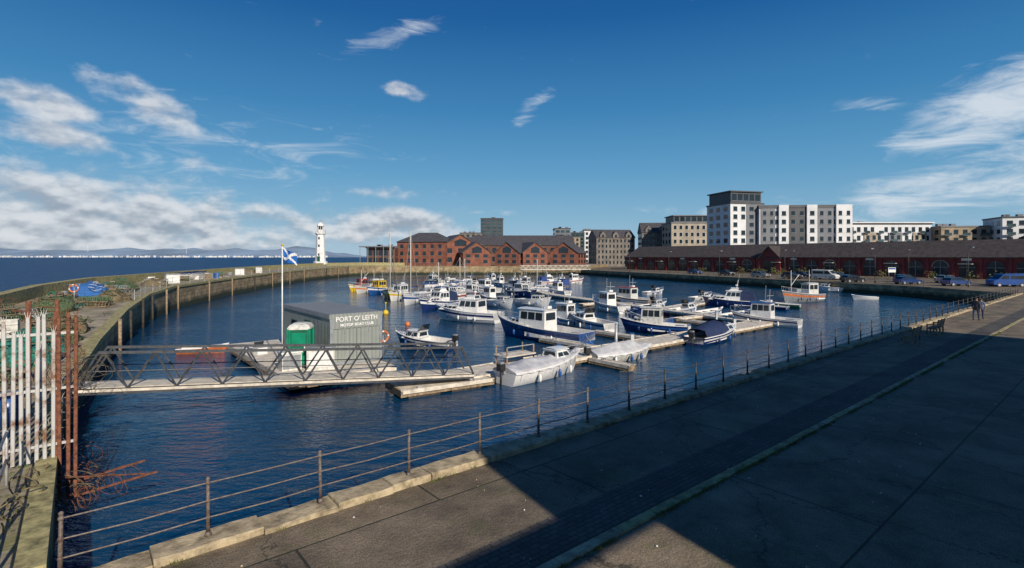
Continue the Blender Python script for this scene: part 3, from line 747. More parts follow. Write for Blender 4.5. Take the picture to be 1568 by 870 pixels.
cl=[(-6,84),(-3.2,76),(-1.5,68.5),(2.0,86),(-9.5,92),(-5,97),(0,101),(-12.5,105),(-8,112),(-3,118),(5,97),(8,91),(10,108),(3,112),(-16,112),(-18,122),(-11,125),(-5,131),(9,122),(15,128),(3,70.5),(-9,78),(-12.5,86)]
for i,(x,y) in enumerate(cl):
    k=kinds[i%6];L=R.uniform(5.2,7.6);a=rad(R.choice([129,-51,215,35,120]))+R.uniform(-.25,.25)
    dx,dy=math.cos(a)*L/2,math.sin(a)*L/2
    boat({'cruiser':'motor_cruiser','wheelhouse':'fishing_boat','cuddy':'small_motorboat','sail':'yacht'}[k],(x-dx,y-dy),(x+dx,y+dy),k,R.choice([white,white,white,white,offwhite,navy]),sm=R.choice([None,navy,blue,red,None]),canopy=R.choice([None,royal,bluetarp,None]) if k in('cruiser','cuddy') else None,mast=R.uniform(4.5,6) if k=='sail' else 0,roof=R.choice([None,None,None,blue]))
for i,(x,y) in enumerate([(20.5,62),(22.3,59),(18,66.5),(24,56),(29,80),(20,90),(25,92)]):
    boat('rowing_boat' if i%2 else 'small_motorboat',(x-2,y-1.4),(x+2,y+1.2),'dinghy' if i%2 else 'cuddy',R.choice([white,white,offwhite]),F=.5,sm=R.choice([None,blue]))

# ------------------------------------------------------------ pontoons
def pontoon(name,p,q,w=2.0,z=.45):
    p=Vector(p);q=Vector(q);L=(q-p).length;ang=math.atan2(q.y-p.y,q.x-p.x)
    b=MB(name);x=0
    while x<L-.1:
        l=min(3.0,L-x);dz=R.uniform(-.012,.012)
        b.box(x+.015,x+l-.015,-w/2+.1,w/2-.1,z-.1,z+dz,deckm)
        x+=l
    for s in (-1,1):
        y0,y1=(s*w/2-.1,s*w/2) if s>0 else (-w/2,-w/2+.1)
        b.box(0,L,y0,y1,z-.16,z+.03,deckm)
        b.box(0,L,y0-s*.02,y1-s*.02,z-.3,z-.2,timber)
    for x in (0,L-.1): b.box(x,x+.1,-w/2,w/2,z-.3,z+.0,timber)
    x=.4
    while x<L-1.2:
        b.box(x,x+1.6,-w/2+.06,w/2-.06,-.3,z-.17,floatm);x+=2.2
    x=1
    while x<L-.5:
        for s in (-1,1): b.box(x-.12,x+.12,s*(w/2-.2)-.04,s*(w/2-.2)+.04,z,z+.09,steel)
        x+=3
    b.build((p.x,p.y,0),ang)
pontoon('pontoon_walkway',UV(15,22.9),UV(49.5,22.9),2.3)
pontoon('pontoon_landing',UV(11.6,22.9),UV(16.5,22.2),2.3,.40)
pontoon('pontoon_walkway',UV(49.6,22.4),(6.5,86),2.0)
pontoon('pontoon_walkway',(-3.8,60),(-16,118),1.8)
pontoon('pontoon_walkway',(6.5,86),(-2,128),1.8)
pontoon('pontoon_walkway',(16,60),(30,76),1.5)
for u in (27.5,33.5,40,46): pontoon('pontoon_finger',UV(u,24.1),UV(u,29.5),.7,.40)
for u in (24.4,): pontoon('pontoon_finger',UV(u,21.7),UV(u,18.6),.6,.38)
for (x,y) in [(21,56),(17.5,64),(13.5,72),(-5.5,70),(-8,80),(-11,95)]: pontoon('pontoon_finger',(x,y),(x-4.5,y-3.3),.8,.42)
b=MB('mooring_pile')
for (u,v) in [(30,24.3),(44,24.3),(50.8,24)]:
    x,y=UV(u,v);b.tube((x,y,-1),(x,y,1.7),.11,steel,8);b.ball((x,y,1.7),.12,grey,8,4)
b.build()
b=MB('service_pedestal')
for u in (22,29,36,43):
    x,y=UV(u,22.1);b.box(x-.1,x+.1,y-.1,y+.1,.45,1.35,offwhite);b.box(x-.13,x+.13,y-.13,y+.13,1.35,1.42,blue)
b.build()
b=MB('mooring_rope')
for a,c in [((3.7,30.7,1.0),(*UV(22,22),.5)),((-.2,27.1,.7),(*UV(17.5,21.9),.5)),((9,34.5,.7),(*UV(28,22),.5)),((5.4,39,1.0),(*UV(27.6,24),.5)),((-1,44.8,1.5),(*UV(27.5,29),.5)),((13.5,38.8,.7),(*UV(34,22),.5)),((18.6,43.8,1.0),(*UV(39.5,22.2),.5))]:
    a=Vector(a);c=Vector(c);b.path([a.lerp(c,t)-Vector((0,0,.25*math.sin(math.pi*t))) for t in [k/8 for k in range(9)]],.014,offwhite,4)
b.build()
b=MB('timber_trestle')
b.box(0,2.2,0,1.2,.95,1.02,deckm)
for x in (.1,2.1):
    for y in (.1,1.1): b.tube((x,y,.4),(x,y,1.5),.05,timber,5)
b.tube((.1,.1,1.5),(2.1,.1,1.5),.03,steel,5);b.build((*UV(18.4,22.6),0),UA)

# ------------------------------------------------------------ hut platform
b=MB('floating_platform')
b.box(-4.3,9.6,-1.2,4.4,.35,.6,deckm);b.box(-4.35,9.65,-1.25,4.45,.18,.33,timber)
for x in (-3.7,-1.2,1.5,4.5,7.2): b.box(x,x+1.7,-1.1,4.3,-.3,.17,floatm)
b.build((*UV(12.3,30.5),0),UA+math.pi/2)
def hut():
    b=MB('boat_club_hut')
    b.box(0,3,0,8.3,.75,3.35,corrm)
    b.box(-.05,3.05,-.05,8.35,3.35,3.45,corrd)
    for x in (0,2.9): b.box(x-.03,x+.13,-.06,.08,.7,3.4,grey)
    b.box(-.06,3.06,-.07,.05,3.2,3.42,corrm);b.box(-.06,3.06,-.07,.05,.62,.78,grey)
    b.box(-.07,.04,0,8.3,3.2,3.42,grey);b.box(-.07,.04,0,8.3,.62,.78,grey)
    b.box(-.03,0,3.2,4.1,.8,2.8,darkgreen);b.box(-.04,0,5.5,6.6,1.8,2.6,glass)
    for k in range(9): b.box(k*.33+.1,k*.33+.24,-.02,0,.8,3.2,corrm)
    for x in (.8,2.2): b.tube((x,-.06,.8),(x,-.06,3.2),.018,steel,5)
    b.box(1.49,1.51,-.03,-.005,.8,3.2,black)
    b.box(.12,2.88,-.062,-.045,2.62,3.38,corrm)
    o=b.build((*UV(10.62,28.35),0),UA)
    for txt,zz,sz in (("PORT O' LEITH",3.12,.37),("MOTOR BOAT CLUB",2.84,.21)):
        cu=bpy.data.curves.new('lettering','FONT');cu.body=txt;cu.size=sz;cu.align_x='CENTER';cu.extrude=.005;cu.offset=.008
        t=bpy.data.objects.new('lettering',cu);scene.collection.objects.link(t);t.parent=o;t.location=(1.5,-.10,zz-.1);t.rotation_euler=(rad(90),0,0);cu.materials.append(white)
hut()
def toilet(x,y,z,rot):
    b=MB('portable_toilet');w=.56
    b.box(-w,w,-w,w,0,.12,black)
    b.box(-w+.03,w-.03,-w+.03,w-.03,.12,2.05,green)
    for sx in(-1,1):
        for sy in(-1,1):b.box(sx*w-.05,sx*w+.05,sy*w-.05,sy*w+.05,.1,2.1,green)
    b.box(-.4,.4,-w-.02,-w+.04,.16,1.98,darkgreen);b.box(-.36,.36,-w-.035,-w-.02,.22,1.1,green);b.box(-.36,.36,-w-.035,-w-.02,1.2,1.9,green)
    b.box(.28,.34,-w-.06,-w-.03,1.0,1.15,white)
    for k in range(6): b.box(-w-.02,-w+.04,-.4,.4,.4+.25*k,.5+.25*k,darkgreen)
    rr=[]
    for sc,zz in ((1.06,2.05),(1.04,2.14),(.85,2.3),(.5,2.38)):
        rr.append([(a*w*sc,c*w*sc,zz) for a,c in ((-1,-1),(1,-1),(1,1),(-1,1),(-1,-1))])
    b.grid(rr,offwhite,sm=False);b.face(rr[-1][:4],offwhite)
    b.build((x,y,z),rot)
toilet(-11.6,28.7,.62,UA-.5)
b=MB('saltire_flagpole')
fx,fy=-12.75,29.0
b.tube((fx,fy,.5),(fx,fy,7.2),.045,white,8,.03);b.ball((fx,fy,7.25),.07,yellow)
fb=mat('flag_blue',(.01,.12,.45),.8,5,.1)
nx,nz_=26,18
def fp(i,j):
    s=i/nx;t=j/nz_
    return (fx+.05+s*.75, fy-.05+.12*math.sin(s*7+t*1.5), 7.15-t*.66-s*.42-.05*math.sin(s*6))
for i in range(nx):
    for j in range(nz_):
        s=(i+.5)/nx;t=(j+.5)/nz_
        m=white if min(abs(s-t),abs(s-(1-t)))<.12 else fb
        b.face([fp(i,j),fp(i+1,j),fp(i+1,j+1),fp(i,j+1)],m,True)
b.build()
b=MB('equipment_box');b.box(-.5,.5,-.35,.35,.6,1.5,offwhite);b.box(-.54,.54,-.39,.39,1.5,1.58,white);b.box(-.45,.45,-.37,-.35,.7,1.4,grey);b.build((*UV(8.7,29),0),UA)
b=MB('equipment_box');b.box(-.7,.7,-.5,.5,.6,1.7,offwhite);b.box(-.75,.75,-.55,.55,1.7,1.8,grey);b.box(-.6,.6,-.52,-.5,.75,1.55,white);b.build((-10.3,28.2,0),.3)
def lifebuoy(x,y,z,rot):
    b=MB('lifebuoy');n=20
    for k in range(n):
        a=2*math.pi*k/n;c=2*math.pi*(k+1)/n
        b.tube((.3*math.cos(a),0,z+.3*math.sin(a)),(.3*math.cos(c),0,z+.3*math.sin(c)),.06,white if k%5==0 else orange,8,caps=False)
    b.tube((0,.08,z-1.3),(0,.08,z+.1),.03,steel,6);b.build((x,y,0),rot)
lifebuoy(*UV(13.9,28.6),1.9,UA)
lifebuoy(bw(9,4)[0],bw(9,4)[1],bw(9,4)[2]+1.5,.4)
b=MB('marker_buoy');b.ball((0,0,.2),.35,yellow);b.tube((0,0,.3),(0,0,1.3),.04,yellow,6);b.ball((0,0,1.3),.12,yellow);b.build((-14.5,60,0))
b=MB('marker_buoy');b.ball((0,0,.15),.28,orange);b.build((-10,50,0))

# ------------------------------------------------------------ gangway
def gangway(a,c,h=1.35,w=1.3):
    a=Vector(a);c=Vector(c);d=(c-a);L=d.length;ang=math.atan2(d.y,d.x);pitch=math.asin(d.z/L)
    b=MB('gangway_bridge')
    b.M=Matrix.Rotation(-pitch,4,'Y')
    g=mat('gangway_grey',(.065,.07,.078),.5,6,.3)
    b.box(0,L,-w/2+.06,w/2-.06,0,.05,mat('gangway_deck',(.60,.55,.45),.8,3,.2,bump=.3))
    n=10;st_=L/n
    for s in (-1,1):
        y=s*w/2
        b.box(-.1,L,y-.06,y+.06,-.2,.02,g)
        b.box(-.05,L,y-.02+s*.055,y+.02+s*.055,-.1,-.0,deckm)
        b.box(.6,L-.7,y-.045,y+.045,h-.05,h+.05,g)
        b.tube((0,y,.0),(.6,y,h),.04,g,5);b.tube((L,y,0),(L-.7,y,h),.045,g,5)
        for i in range(n):
            x0=i*st_;x1=(i+1)*st_;xm=(x0+x1)/2
            b.tube((max(x0,.1),y,0),(min(xm,L),y,h),.04,g,5)
            b.tube((xm,y,h),(x1,y,0),.04,g,5)
        b.tube((.3,y,.65),(L-.3,y,.65),.02,g,5)
    for i in range(n+1): b.box(i*st_-.04,i*st_+.04,-w/2,w/2,-.14,-.06,g)
    b.build(a,ang)
gangway((-16.2,19.6,1.75),(-2.2,26.6,.75))

# ------------------------------------------------------------ left quay clutter
def net_pile(name,x,y,z,r,h,m,seed,m2=None):
    b=MB(name);n=22;rows=[]
    for j in range(9):
        ph=j/8*math.pi/2;row=[]
        for i in range(n+1):
            t=2*math.pi*(i%n)/n
            k=1+.45*noise.noise((math.cos(t)*1.7+seed,math.sin(t)*1.7,ph*2))
            row.append((r*k*math.cos(ph)*math.cos(t),r*k*math.cos(ph)*math.sin(t),h*math.sin(ph)*(1+.35*noise.noise((math.cos(t)*2,math.sin(t)*2,seed)))))
        rows.append(row)
    b.grid(rows,m)
    for k in range(34):
        cx,cy=R.uniform(-r*.8,r*.8),R.uniform(-r*.8,r*.8);rr=R.uniform(.15,.4);zz=h*max(0,1-(cx*cx+cy*cy)/r/r)**.5*.95
        tl=R.uniform(-.6,.6);pts=[(cx+rr*math.cos(t),cy+rr*math.sin(t),zz+.08+rr*math.sin(t)*tl) for t in [2*math.pi*q/9 for q in range(10)]]
        b.path(pts,.022,(m2 or m) if k%2 else m,4)
    b.build((x,y,z))
def creel(b,x,y,z,rot,m,s=1):
    M=b.M;b.M=Matrix.Translation((x,y,z))@Matrix.Rotation(rot,4,'Z')@Matrix.Scale(s,4)
    arc=[(.25*math.cos(t),.32*math.sin(t)) for t in [math.pi*k/6 for k in range(7)]]
    for yy in (-.36,-.12,.12,.36): b.path([(a,yy,c+.05) for a,c in arc],.02,m,4)
    for a,c in arc: b.tube((a,-.36,c+.05),(a,.36,c+.05),.013,m,4)
    b.box(-.26,.26,-.38,.38,0,.04,timber)
    for k in range(7):
        yy=-.36+k*.12;b.path([(a*.96,yy,c*.96+.05) for a,c in arc],.008,R.choice([teal,netgreen,netbrown]),3)
    b.M=M
def creel_pile(x,y,z,nx,ny,nz,rot,seed):
    b=MB('lobster_pot_stack')
    for k in range(nz):
        for i in range(nx):
            for j in range(ny):
                if k and R.random()<.35*k: continue
                creel(b,(i-nx/2)*.58+R.uniform(-.06,.06),(j-ny/2)*.82+R.uniform(-.06,.06),k*.4,R.uniform(-.25,.25),R.choice([netgreen,netbrown,timber,teal,steel,netgreen]))
    b.build((x,y,z),rot)
k=0
for i,o_,nx,ny,nz in [(0,1.6,2,2,3),(1,2.0,3,2,3),(2,4,3,3,3),(4,5,4,2,3),(3,4,3,2,3),(6,3,3,3,2),(7,6,4,3,3),(9,3,4,3,2),(11,6,4,3,2),(13,3,4,3,2),(15,5,4,3,3),(18,4,5,3,2),(21,4,5,3,2)]:
    x,y,z=bw(i,o_);creel_pile(x,y,z,nx,ny,nz,R.uniform(0,3),k);k+=1
for i,o_,r,h,m,m2 in [(3,2.2,1.2,1.1,teal,netgreen),(5,2.0,1.3,.9,netbrown,netgreen),(5,6.5,1.6,1.5,netgreen,teal),(8,4.5,1.4,1.0,netgreen,netbrown),(10,2,1.3,.9,netbrown,netgreen),(12,5,1.8,1.2,netblue,offwhite),(14,4,1.6,.9,netgreen,netbrown),(16,2.2,1.5,.9,netbrown,offwhite),(19,6,1.8,1.1,netbrown,netgreen),(24,5,2,1.0,netbrown,teal),(1,3.5,1.2,1.4,netbrown,netgreen),(2,2.0,1.1,1.4,teal,netbrown),(0,2.8,1.1,1.5,netbrown,netorange),(4,1.6,.9,.8,netgreen,netorange)]:
    x,y,z=bw(i,o_);net_pile('fishing_net_heap',x,y,z,r,h,m,i*1.7,m2)
def crate(x,y,z,rot,m):
    b=MB('fish_crate')
    for k in range(R.choice([1,2,3])):
        zz=k*.3;b.box(-.4,.4,-.28,.28,zz,zz+.03,m)
        b.box(-.42,.42,-.3,-.27,zz,zz+.28,m);b.box(-.42,.42,.27,.3,zz,zz+.28,m);b.box(-.42,-.39,-.27,.27,zz,zz+.28,m);b.box(.39,.42,-.27,.27,zz,zz+.28,m)
    b.build((x,y,z),rot)
for n_ in range(28):
    i=R.choice([0,1,2,3,5,6,8,9,10,12,13,14,16,17,19,20,22]);x,y,z=bw(i,R.uniform(1.2,7));crate(x+R.uniform(-.6,.6),y+R.uniform(-.6,.6),z,R.uniform(0,3),R.choice([netblue,offwhite,offwhite,grey,timber,white]))
b=MB('blue_barrel')
for (u,v) in [(-1.5,20.6),(-2.3,21.2)]:
    b.tube((u,v,1.81),(u,v,2.7),.28,blue,14);b.tube((u,v,2.2),(u,v,2.26),.3,blue,14);b.tube((u,v,2.68),(u,v,2.74),.25,navy,14)
b.build(rot=UA)
b=MB('covered_dinghy');X,W,Z=hull(b,5,1.9,.6,white,tarp=bluetarp,th=.3);x,y,z=bw(19,4);b.build((x,y,z+.3),1.2)
for i in (17,22,24):
    b=MB('storage_bin');b.box(-.8,.8,-.6,.6,0,1.2,offwhite);b.box(-.86,.86,-.66,.66,1.2,1.32,grey);b.box(-.7,.7,-.63,-.6,.15,1.05,white);x,y,z=bw(i,2.5);b.build((x,y,z),R.uniform(0,2))

def palisade():
    b=MB('palisade_gate')
    for k in range(26):
        x=-k*.135+.35+R.uniform(-.012,.012)
        m=oldsteel if k>2 else rust
        top=3.4+R.uniform(-.06,.06)-(R.random()<.15)*R.uniform(.2,.7);le=R.uniform(-.03,.03)
        z0=.05 if k>3 else -.9
        b.face([(x-.028,0,z0),(x+.028,0,z0),(x+.028+le,0,top),(x-.028+le,0,top)],m)
        b.face([(x-.028,0,z0),(x-.04,.02,z0),(x-.04+le,.02,top-.1),(x-.028+le,0,top)],m);b.face([(x+.028,0,z0),(x+.04,.02,z0),(x+.04+le,.02,top-.1),(x+.028+le,0,top)],m)
        for t_ in (-.02,0,.02): b.tube((x+le+t_,0,top-.02),(x+le+t_*3,0,top+.14),.01,m,4,.002)
    for z in (.4,1.7,3.0): b.box(-3.2,.4,.03,.08,z-.03,z+.03,oldsteel)
    for x in (-3.2,-1.6,0): b.box(x-.05,x+.05,.04,.14,0,3.5,rust)
    b.build((*UV(-.4,16.3),1.8),UA)
    b=MB('anti_climb_fan')
    for k in range(11):
        y=k*.15;b.tube((0,y,-1.1+R.uniform(-.1,.1)),(.05+R.uniform(-.04,.04),y,1.9+R.uniform(-.15,.1)),.02,offwhite if k%3==0 else (rust if k%3==1 else oldsteel),5)
    b.box(-.02,.03,0,1.6,-.7,-.65,rust);b.box(-.02,.03,0,1.6,1.2,1.25,oldsteel);b.box(-.02,.03,0,1.6,.4,.45,rust)
    b.build((*UV(-.2,16.6),1.8),UA)
    b=MB('galvanised_fence')
    for k in range(20):
        y=k*.16;b.box(-.02,.02,y-.03,y+.03,.1,2.1+R.uniform(-.1,.05),oldsteel)
    b.box(-.05,-.02,0,3.1,.3,.36,oldsteel);b.box(-.05,-.02,0,3.1,1.8,1.86,oldsteel)
    b.build((*UV(-.9,19.8),1.8),UA)
palisade()
def coil(name,a,c,r,turns,m,rw=.009):
    a=Vector(a);c=Vector(c);d=c-a;z=d.normalized();x=z.orthogonal().normalized();y=z.cross(x)
    cu=bpy.data.curves.new(name,'CURVE');cu.dimensions='3D';cu.bevel_depth=rw;cu.bevel_resolution=0
    sp=cu.splines.new('POLY');n=int(turns*14);sp.points.add(n)
    for i in range(n+1):
        t=i/n;an=t*turns*2*math.pi;rr=r*(1+.6*noise.noise((t*turns*.9,r,a.x)))
        p=a+d*t+(x*math.cos(an)+y*math.sin(an))*rr+Vector((noise.noise((t*9,1,2)),noise.noise((t*9,5,2)),noise.noise((t*9,1,7))))*.3
        sp.points[i].co=(*p,1)
    cu.materials.append(m);o=bpy.data.objects.new(name,cu);scene.collection.objects.link(o)
coil('razor_wire',(*UV(-.2,15.4),1.0),(*UV(1.1,16.6),1.1),.22,10,rust,.007)
coil('razor_wire',(*UV(-.3,15.8),.9),(*UV(.2,18.5),1.3),.28,11,rust,.008)
coil('razor_wire',(*UV(-.5,15.6),.8),(*UV(.3,16.4),1.3),.3,8,netbrown,.01)
coil('razor_wire',(*UV(0,20),2.6),(*UV(.7,24.4),2.7),.34,8,netbrown,.007)
coil('razor_wire',(*UV(-.5,20),2.9),(*UV(-.2,26),3.2),.4,12,rust,.007)
coil('razor_wire',(*UV(-3,16.5),5.5),(*UV(-.2,17.5),5.3),.22,9,rust,.006)
coil('razor_wire',(*UV(.0,24),2.0),(*UV(-1,30),4.0),.4,9,rust,.008)
coil('barbed_wire',(*UV(-.4,16.3),2.2),(*UV(-.2,22),3.4),.2,12,steel,.006)
b=MB('rusty_bracket')
b.tube((*UV(-.4,16),.95),(*UV(1.6,16.4),1.0),.03,rust,5);b.tube((*UV(-.4,17),.95),(*UV(1.4,17.2),1.1),.03,rust,5);b.tube((*UV(-.4,16),1.5),(*UV(1.4,16.4),1.0),.02,rust,5);b.build()
b=MB('steel_handrail')
for k in range(5):
    u,v=-1.15,8.2+k*1.75
    b.tube((u,v,1.8),(u,v,2.95),.03,oldsteel,6)
for h in (.55,1.12): b.tube((-1.15,8.2,1.8+h),(-1.15,15.3,1.8+h),.026,oldsteel,6)
b.build(rot=UA)
coil('old_rope',(*UV(-1.1,12.5),1.95),(*UV(-.6,15.5),1.95),.12,6,netbrown,.018)
b=MB('rusty_post')
for (u,v,h) in [(-.6,26,3.2),(-.7,31,2.6),(-1.2,22.5,3.4)]:
    x,y=UV(u,v);b.tube((x,y,1.5),(x,y,1.8+h),.07,rust,8)
    b.tube((x,y,1.8+h*.9),(x-.9,y+.4,1.8+h*.9),.03,rust,5)
b.build()

# ------------------------------------------------------------ benches, people
def bench(x,y,rot):
    b=MB('park_bench')
    for k in range(4): b.box(-.85,.85,-.22+k*.12,-.13+k*.12,.42,.45,timber)
    for k in range(4): b.box(-.85,.85,.26+k*.02,.285+k*.02,.52+k*.11,.60+k*.11,timber)
    for xx in (-.8,0,.8):
        b.box(xx-.035,xx+.035,-.24,-.17,0,.42,timber);b.box(xx-.035,xx+.035,.22,.29,0,.42,timber)
        b.tube((xx,.25,.42),(xx,.36,.98),.035,timber,4);b.box(xx-.03,xx+.03,-.2,.25,.36,.415,timber)
    for xx in (-.8,.8):
        b.box(xx-.04,xx+.04,-.25,.3,.64,.68,timber);b.box(xx-.035,xx+.035,-.24,-.18,.42,.64,timber)
    b.build((x,y,1.8),rot)
bench(*UV(35.6,8.2),UA+math.pi);bench(*UV(41,8.2),UA+math.pi)
def person(x,y,rot,top,leg,h=1.75,stride=.16):
    V=[(0,0,.95),(0,0,1.15),(0,0,1.38),(0,0,1.50),(0,.015,1.60),(0,.01,1.70)]
    rr=[.14,.14,.15,.06,.09,.075];E=[(0,1),(1,2),(2,3),(3,4),(4,5)]
    def chain(start,pts,rs):
        p=start
        for q,r_ in zip(pts,rs): V.append(q);rr.append(r_);E.append((p,len(V)-1));p=len(V)-1
    for s in (-1,1):
        f=stride*s
        chain(0,[(s*.1,.0,.88),(s*.11,f*.6+.02,.5),(s*.11,f,.09),(s*.12,f+.14,.04)],[.1,.068,.045,.04])
        chain(2,[(s*.19,0,1.40),(s*.25,-f*.3,1.12),(s*.25,-f*.6+.08,.88),(s*.25,-f*.6+.12,.80)],[.065,.05,.035,.03])
    me=bpy.data.meshes.new('p');me.from_pydata(V,E,[]);o=bpy.data.objects.new('person',me);scene.collection.objects.link(o)
    m=o.modifiers.new('s','SKIN')
    if not me.skin_vertices:
        bpy.context.view_layer.objects.active=o;bpy.ops.mesh.customdata_skin_add()
    for i,sv in enumerate(me.skin_vertices[0].data): sv.radius=(rr[i],rr[i]*(.72 if i in(0,1,2) else 1));sv.use_root=(i==0)
    o.modifiers.new('ss','SUBSURF').levels=2
    dg=bpy.context.evaluated_depsgraph_get();ne=bpy.data.meshes.new_from_object(o.evaluated_get(dg))
    o.modifiers.clear();o.data=ne;ne.materials.clear()
    for q in (skin,top,leg,black,hair): ne.materials.append(q)
    for p in ne.polygons:
        c=p.center;p.use_smooth=True
        if c.z>1.655 or (c.z>1.56 and c.y<-.01): k=4
        elif c.z>1.48:k=0
        elif abs(c.x)>.2 and c.z<.9:k=0
        elif c.z>.86:k=1
        elif c.z>.1:k=2
        else:k=3
        p.material_index=k
    b=MB('hands_and_face')
    for s in (-1,1):
        f=stride*s;hx,hy,hz=s*.25,-f*.6+.12,.80
        for k in range(4):
            y_=hy-.03+k*.02;l=.075+.012*(k in(1,2))
            b.tube((hx,y_,hz),(hx-s*.005,y_+.005,hz-l*.55),.009,skin,6,.008);b.tube((hx-s*.005,y_+.005,hz-l*.55),(hx-s*.02,y_+.01,hz-l),.008,skin,6,.006)
        b.tube((hx-s*.01,hy+.03,hz+.02),(hx-s*.02,hy+.065,hz-.03),.01,skin,6,.007)
        b.ball((s*.033,.1,1.625),.011,black,6,4);b.ball((s*.09,.01,1.60),.02,skin,6,4,sc=(.5,1,1.5))
    b.tube((0,.095,1.61),(0,.118,1.585),.01,skin,5,.014);b.box(-.022,.022,.085,.1,1.55,1.557,red)
    b.build(parent=o)
    sc=h/1.75;o.scale=(sc,sc,sc);o.location=(x,y,1.8);o.rotation_euler=(0,0,rot)
person(34.9,39.3,rad(-60),coatm,jeans,1.78)
person(35.8,39.9,rad(-50),coatb,jeans,1.66)

# ------------------------------------------------------------ cars, lamps
def car(name,x,y,rot,m,van=False,z=1.8):
    b=MB(name);L=4.3 if not van else 5.0;w=.88
    if van: body=[(-2.5,.35),(2.45,.35),(2.5,.8),(2.35,1.05),(1.75,1.25),(1.1,1.95),(.9,2.05),(-2.4,2.1),(-2.5,1.9)]
    else: body=[(-2.1,.35),(2.1,.35),(2.15,.6),(2.0,.78),(1.0,.95),(-1.75,1.0),(-2.1,.9)]
    def loft(poly,ws,m_):
        rows=[]
        for yy,scx,scz in ws: rows.append([(px*scx,yy,.35+(pz-.35)*scz) for px,pz in poly]+[(poly[0][0]*scx,yy,.35)])
        b.grid(rows,m_,sm=False);b.face(rows[0][:-1],m_);b.face(rows[-1][:-1],m_)
    loft(body,[(-w,.97,.96),(-w+.07,1,1),(w-.07,1,1),(w,.97,.96)],m)
    if not van:
        gh=[(-1.75,.98),(.95,.93),(.25,1.42),(-.9,1.46),(-1.5,1.35)]
        rows=[[(p[0],-w+.06+(p[1]-.93)*.25,p[1]) for p in gh],[(p[0],w-.06-(p[1]-.93)*.25,p[1]) for p in gh]]
        for k in range(5):
            a,c=rows[0][k],rows[0][(k+1)%5];d,e=rows[1][(k+1)%5],rows[1][k]
            b.face([a,c,d,e],m if k in(2,) else glass)
        b.face(rows[0],glass);b.face(rows[1],glass)
        for s in (-1,1):
            y_=s*(w-.17);b.tube((.3,y_,1.42),(-.95,y_,1.46),.035,m,4)
            for (xa,za,xb,zb) in ((.25,1.42,.95,.93),(-.35,1.45,-.3,.95),(-1.45,1.36,-1.8,.98)): b.tube((xa,y_,za),(xb,s*(w-.05),zb),.035,m,4)
    else:
        for s in (-1,1):
            b.face([(.2,s*(w+.01),1.25),(1.45,s*(w+.01),1.25),(1.0,s*(w+.01),1.85),(.2,s*(w+.01),1.85)],glass)
            b.face([(-2.2,s*(w+.01),1.25),(0,s*(w+.01),1.25),(0,s*(w+.01),1.8),(-2.2,s*(w+.01),1.8)],glass)
        b.face([(1.72,-.75,1.31),(1.72,.75,1.31),(1.17,.7,1.93),(1.17,-.7,1.93)],glass)
    wx=L/2*.64
    for xx in (-wx,wx):
        for s in (-1,1):
            b.tube((xx,s*(w-.2),.32),(xx,s*(w+.02),.32),.33,black,14);b.tube((xx,s*(w+.02),.32),(xx,s*(w+.035),.32),.2,alu,10)
    for s in (-1,1):
        b.box(L/2-.1,L/2+.02,s*.62-.15,s*.62+.15,.62,.75,offwhite);b.box(-L/2-.02,-L/2+.08,s*.62-.13,s*.62+.13,.68,.86,red)
    b.build((x,y,z),rot)
carblue=mat('car_blue',(.02,.05,.17),.25,1,.1,coat=.6);carblack=mat('car_black',(.02,.022,.03),.25,1,.1,coat=.6);carsil=mat('car_silver',(.30,.31,.33),.3,1,.1,metal=.5,coat=.5);vanblue=mat('van_blue',(.01,.06,.26),.3,1,.1,coat=.5)
dirq=math.atan2(-.94,.34)
for x,y,m,r in [(64.2,98.5,carblack,.15),(69.3,91.5,carblue,.1),(73.2,86.2,carblue,.12),(80,96,carsil,.2),(61,114,carblack,-1.2),(58,122,carsil,-1.1),(55,134,carblack,-1.2),(51,146,carblue,-1.2),(84,90,carblack,.3),(76,101,carblack,.3),(70,112,carsil,-1.0),(66,119,carblack,-1.0)]:
    car('parked_car',x,y,r,m)
car('parked_van',79.5,84,math.pi-.15,vanblue,True)
car('parked_van',83.5,86.5,math.pi-.15,vanblue,True)
car('parked_van',66,110,dirq+.2,offwhite,True)
def lamp(x,y,h=6,z=1.8):
    b=MB('street_lamp');b.tube((0,0,0),(0,0,1),.09,iron,8,.07);b.tube((0,0,1),(0,0,h),.055,iron,8,.035)
    b.path([(0,0,h),(.15,0,h+.25),(.5,0,h+.35)],.03,iron,5);b.box(.3,.85,-.12,.12,h+.25,h+.38,grey);b.ball((.6,0,h+.24),.1,white,6,4);b.build((x,y,z),R.uniform(0,6))
for x,y in [(72.5,83),(66,95),(59,113),(52,131),(45,150),(38,169),(31,186),(90,88),(82,108),(70,130)]: lamp(x,y)
for x,y in [(-25,197),(0,197),(-45,199)]: lamp(x,y,5,3.1)
b=MB('far_quay_railing')
def frail(p,q,z,n):
    p=Vector(p);q=Vector(q)
    for i in range(n+1):
        r=p.lerp(q,i/n);b.tube((r.x,r.y,z),(r.x,r.y,z+1.05),.04,iron,4)
    for h in (.5,1.0): b.tube((p.x,p.y,z+h),(q.x,q.y,z+h),.03,iron,4)
frail((27,194),(66.6,84.5),1.8,60);frail((-36,196),(25,195.6),3.1,34);b.build()
b=MB('harbour_footbridge')
b.box(0,26,-.8,.8,0,.25,offwhite)
for s in (-.8,.8):
    b.tube((0,s,1.6),(26,s,1.6),.08,offwhite,5)
    for i in range(13): b.tube((i*2,s,.2),(i*2+1,s,1.6),.06,offwhite,4);b.tube((i*2+1,s,1.6),(i*2+2,s,.2),.06,offwhite,4)
for x in (.5,25): b.tube((x,0,-3),(x,0,0),.3,timber,8)
b.build((3,188,1.9),rad(9))
b=MB('shrub_planting')
leaf=mat('shrub_leaf',(.09,.10,.03),.8,5,.4)
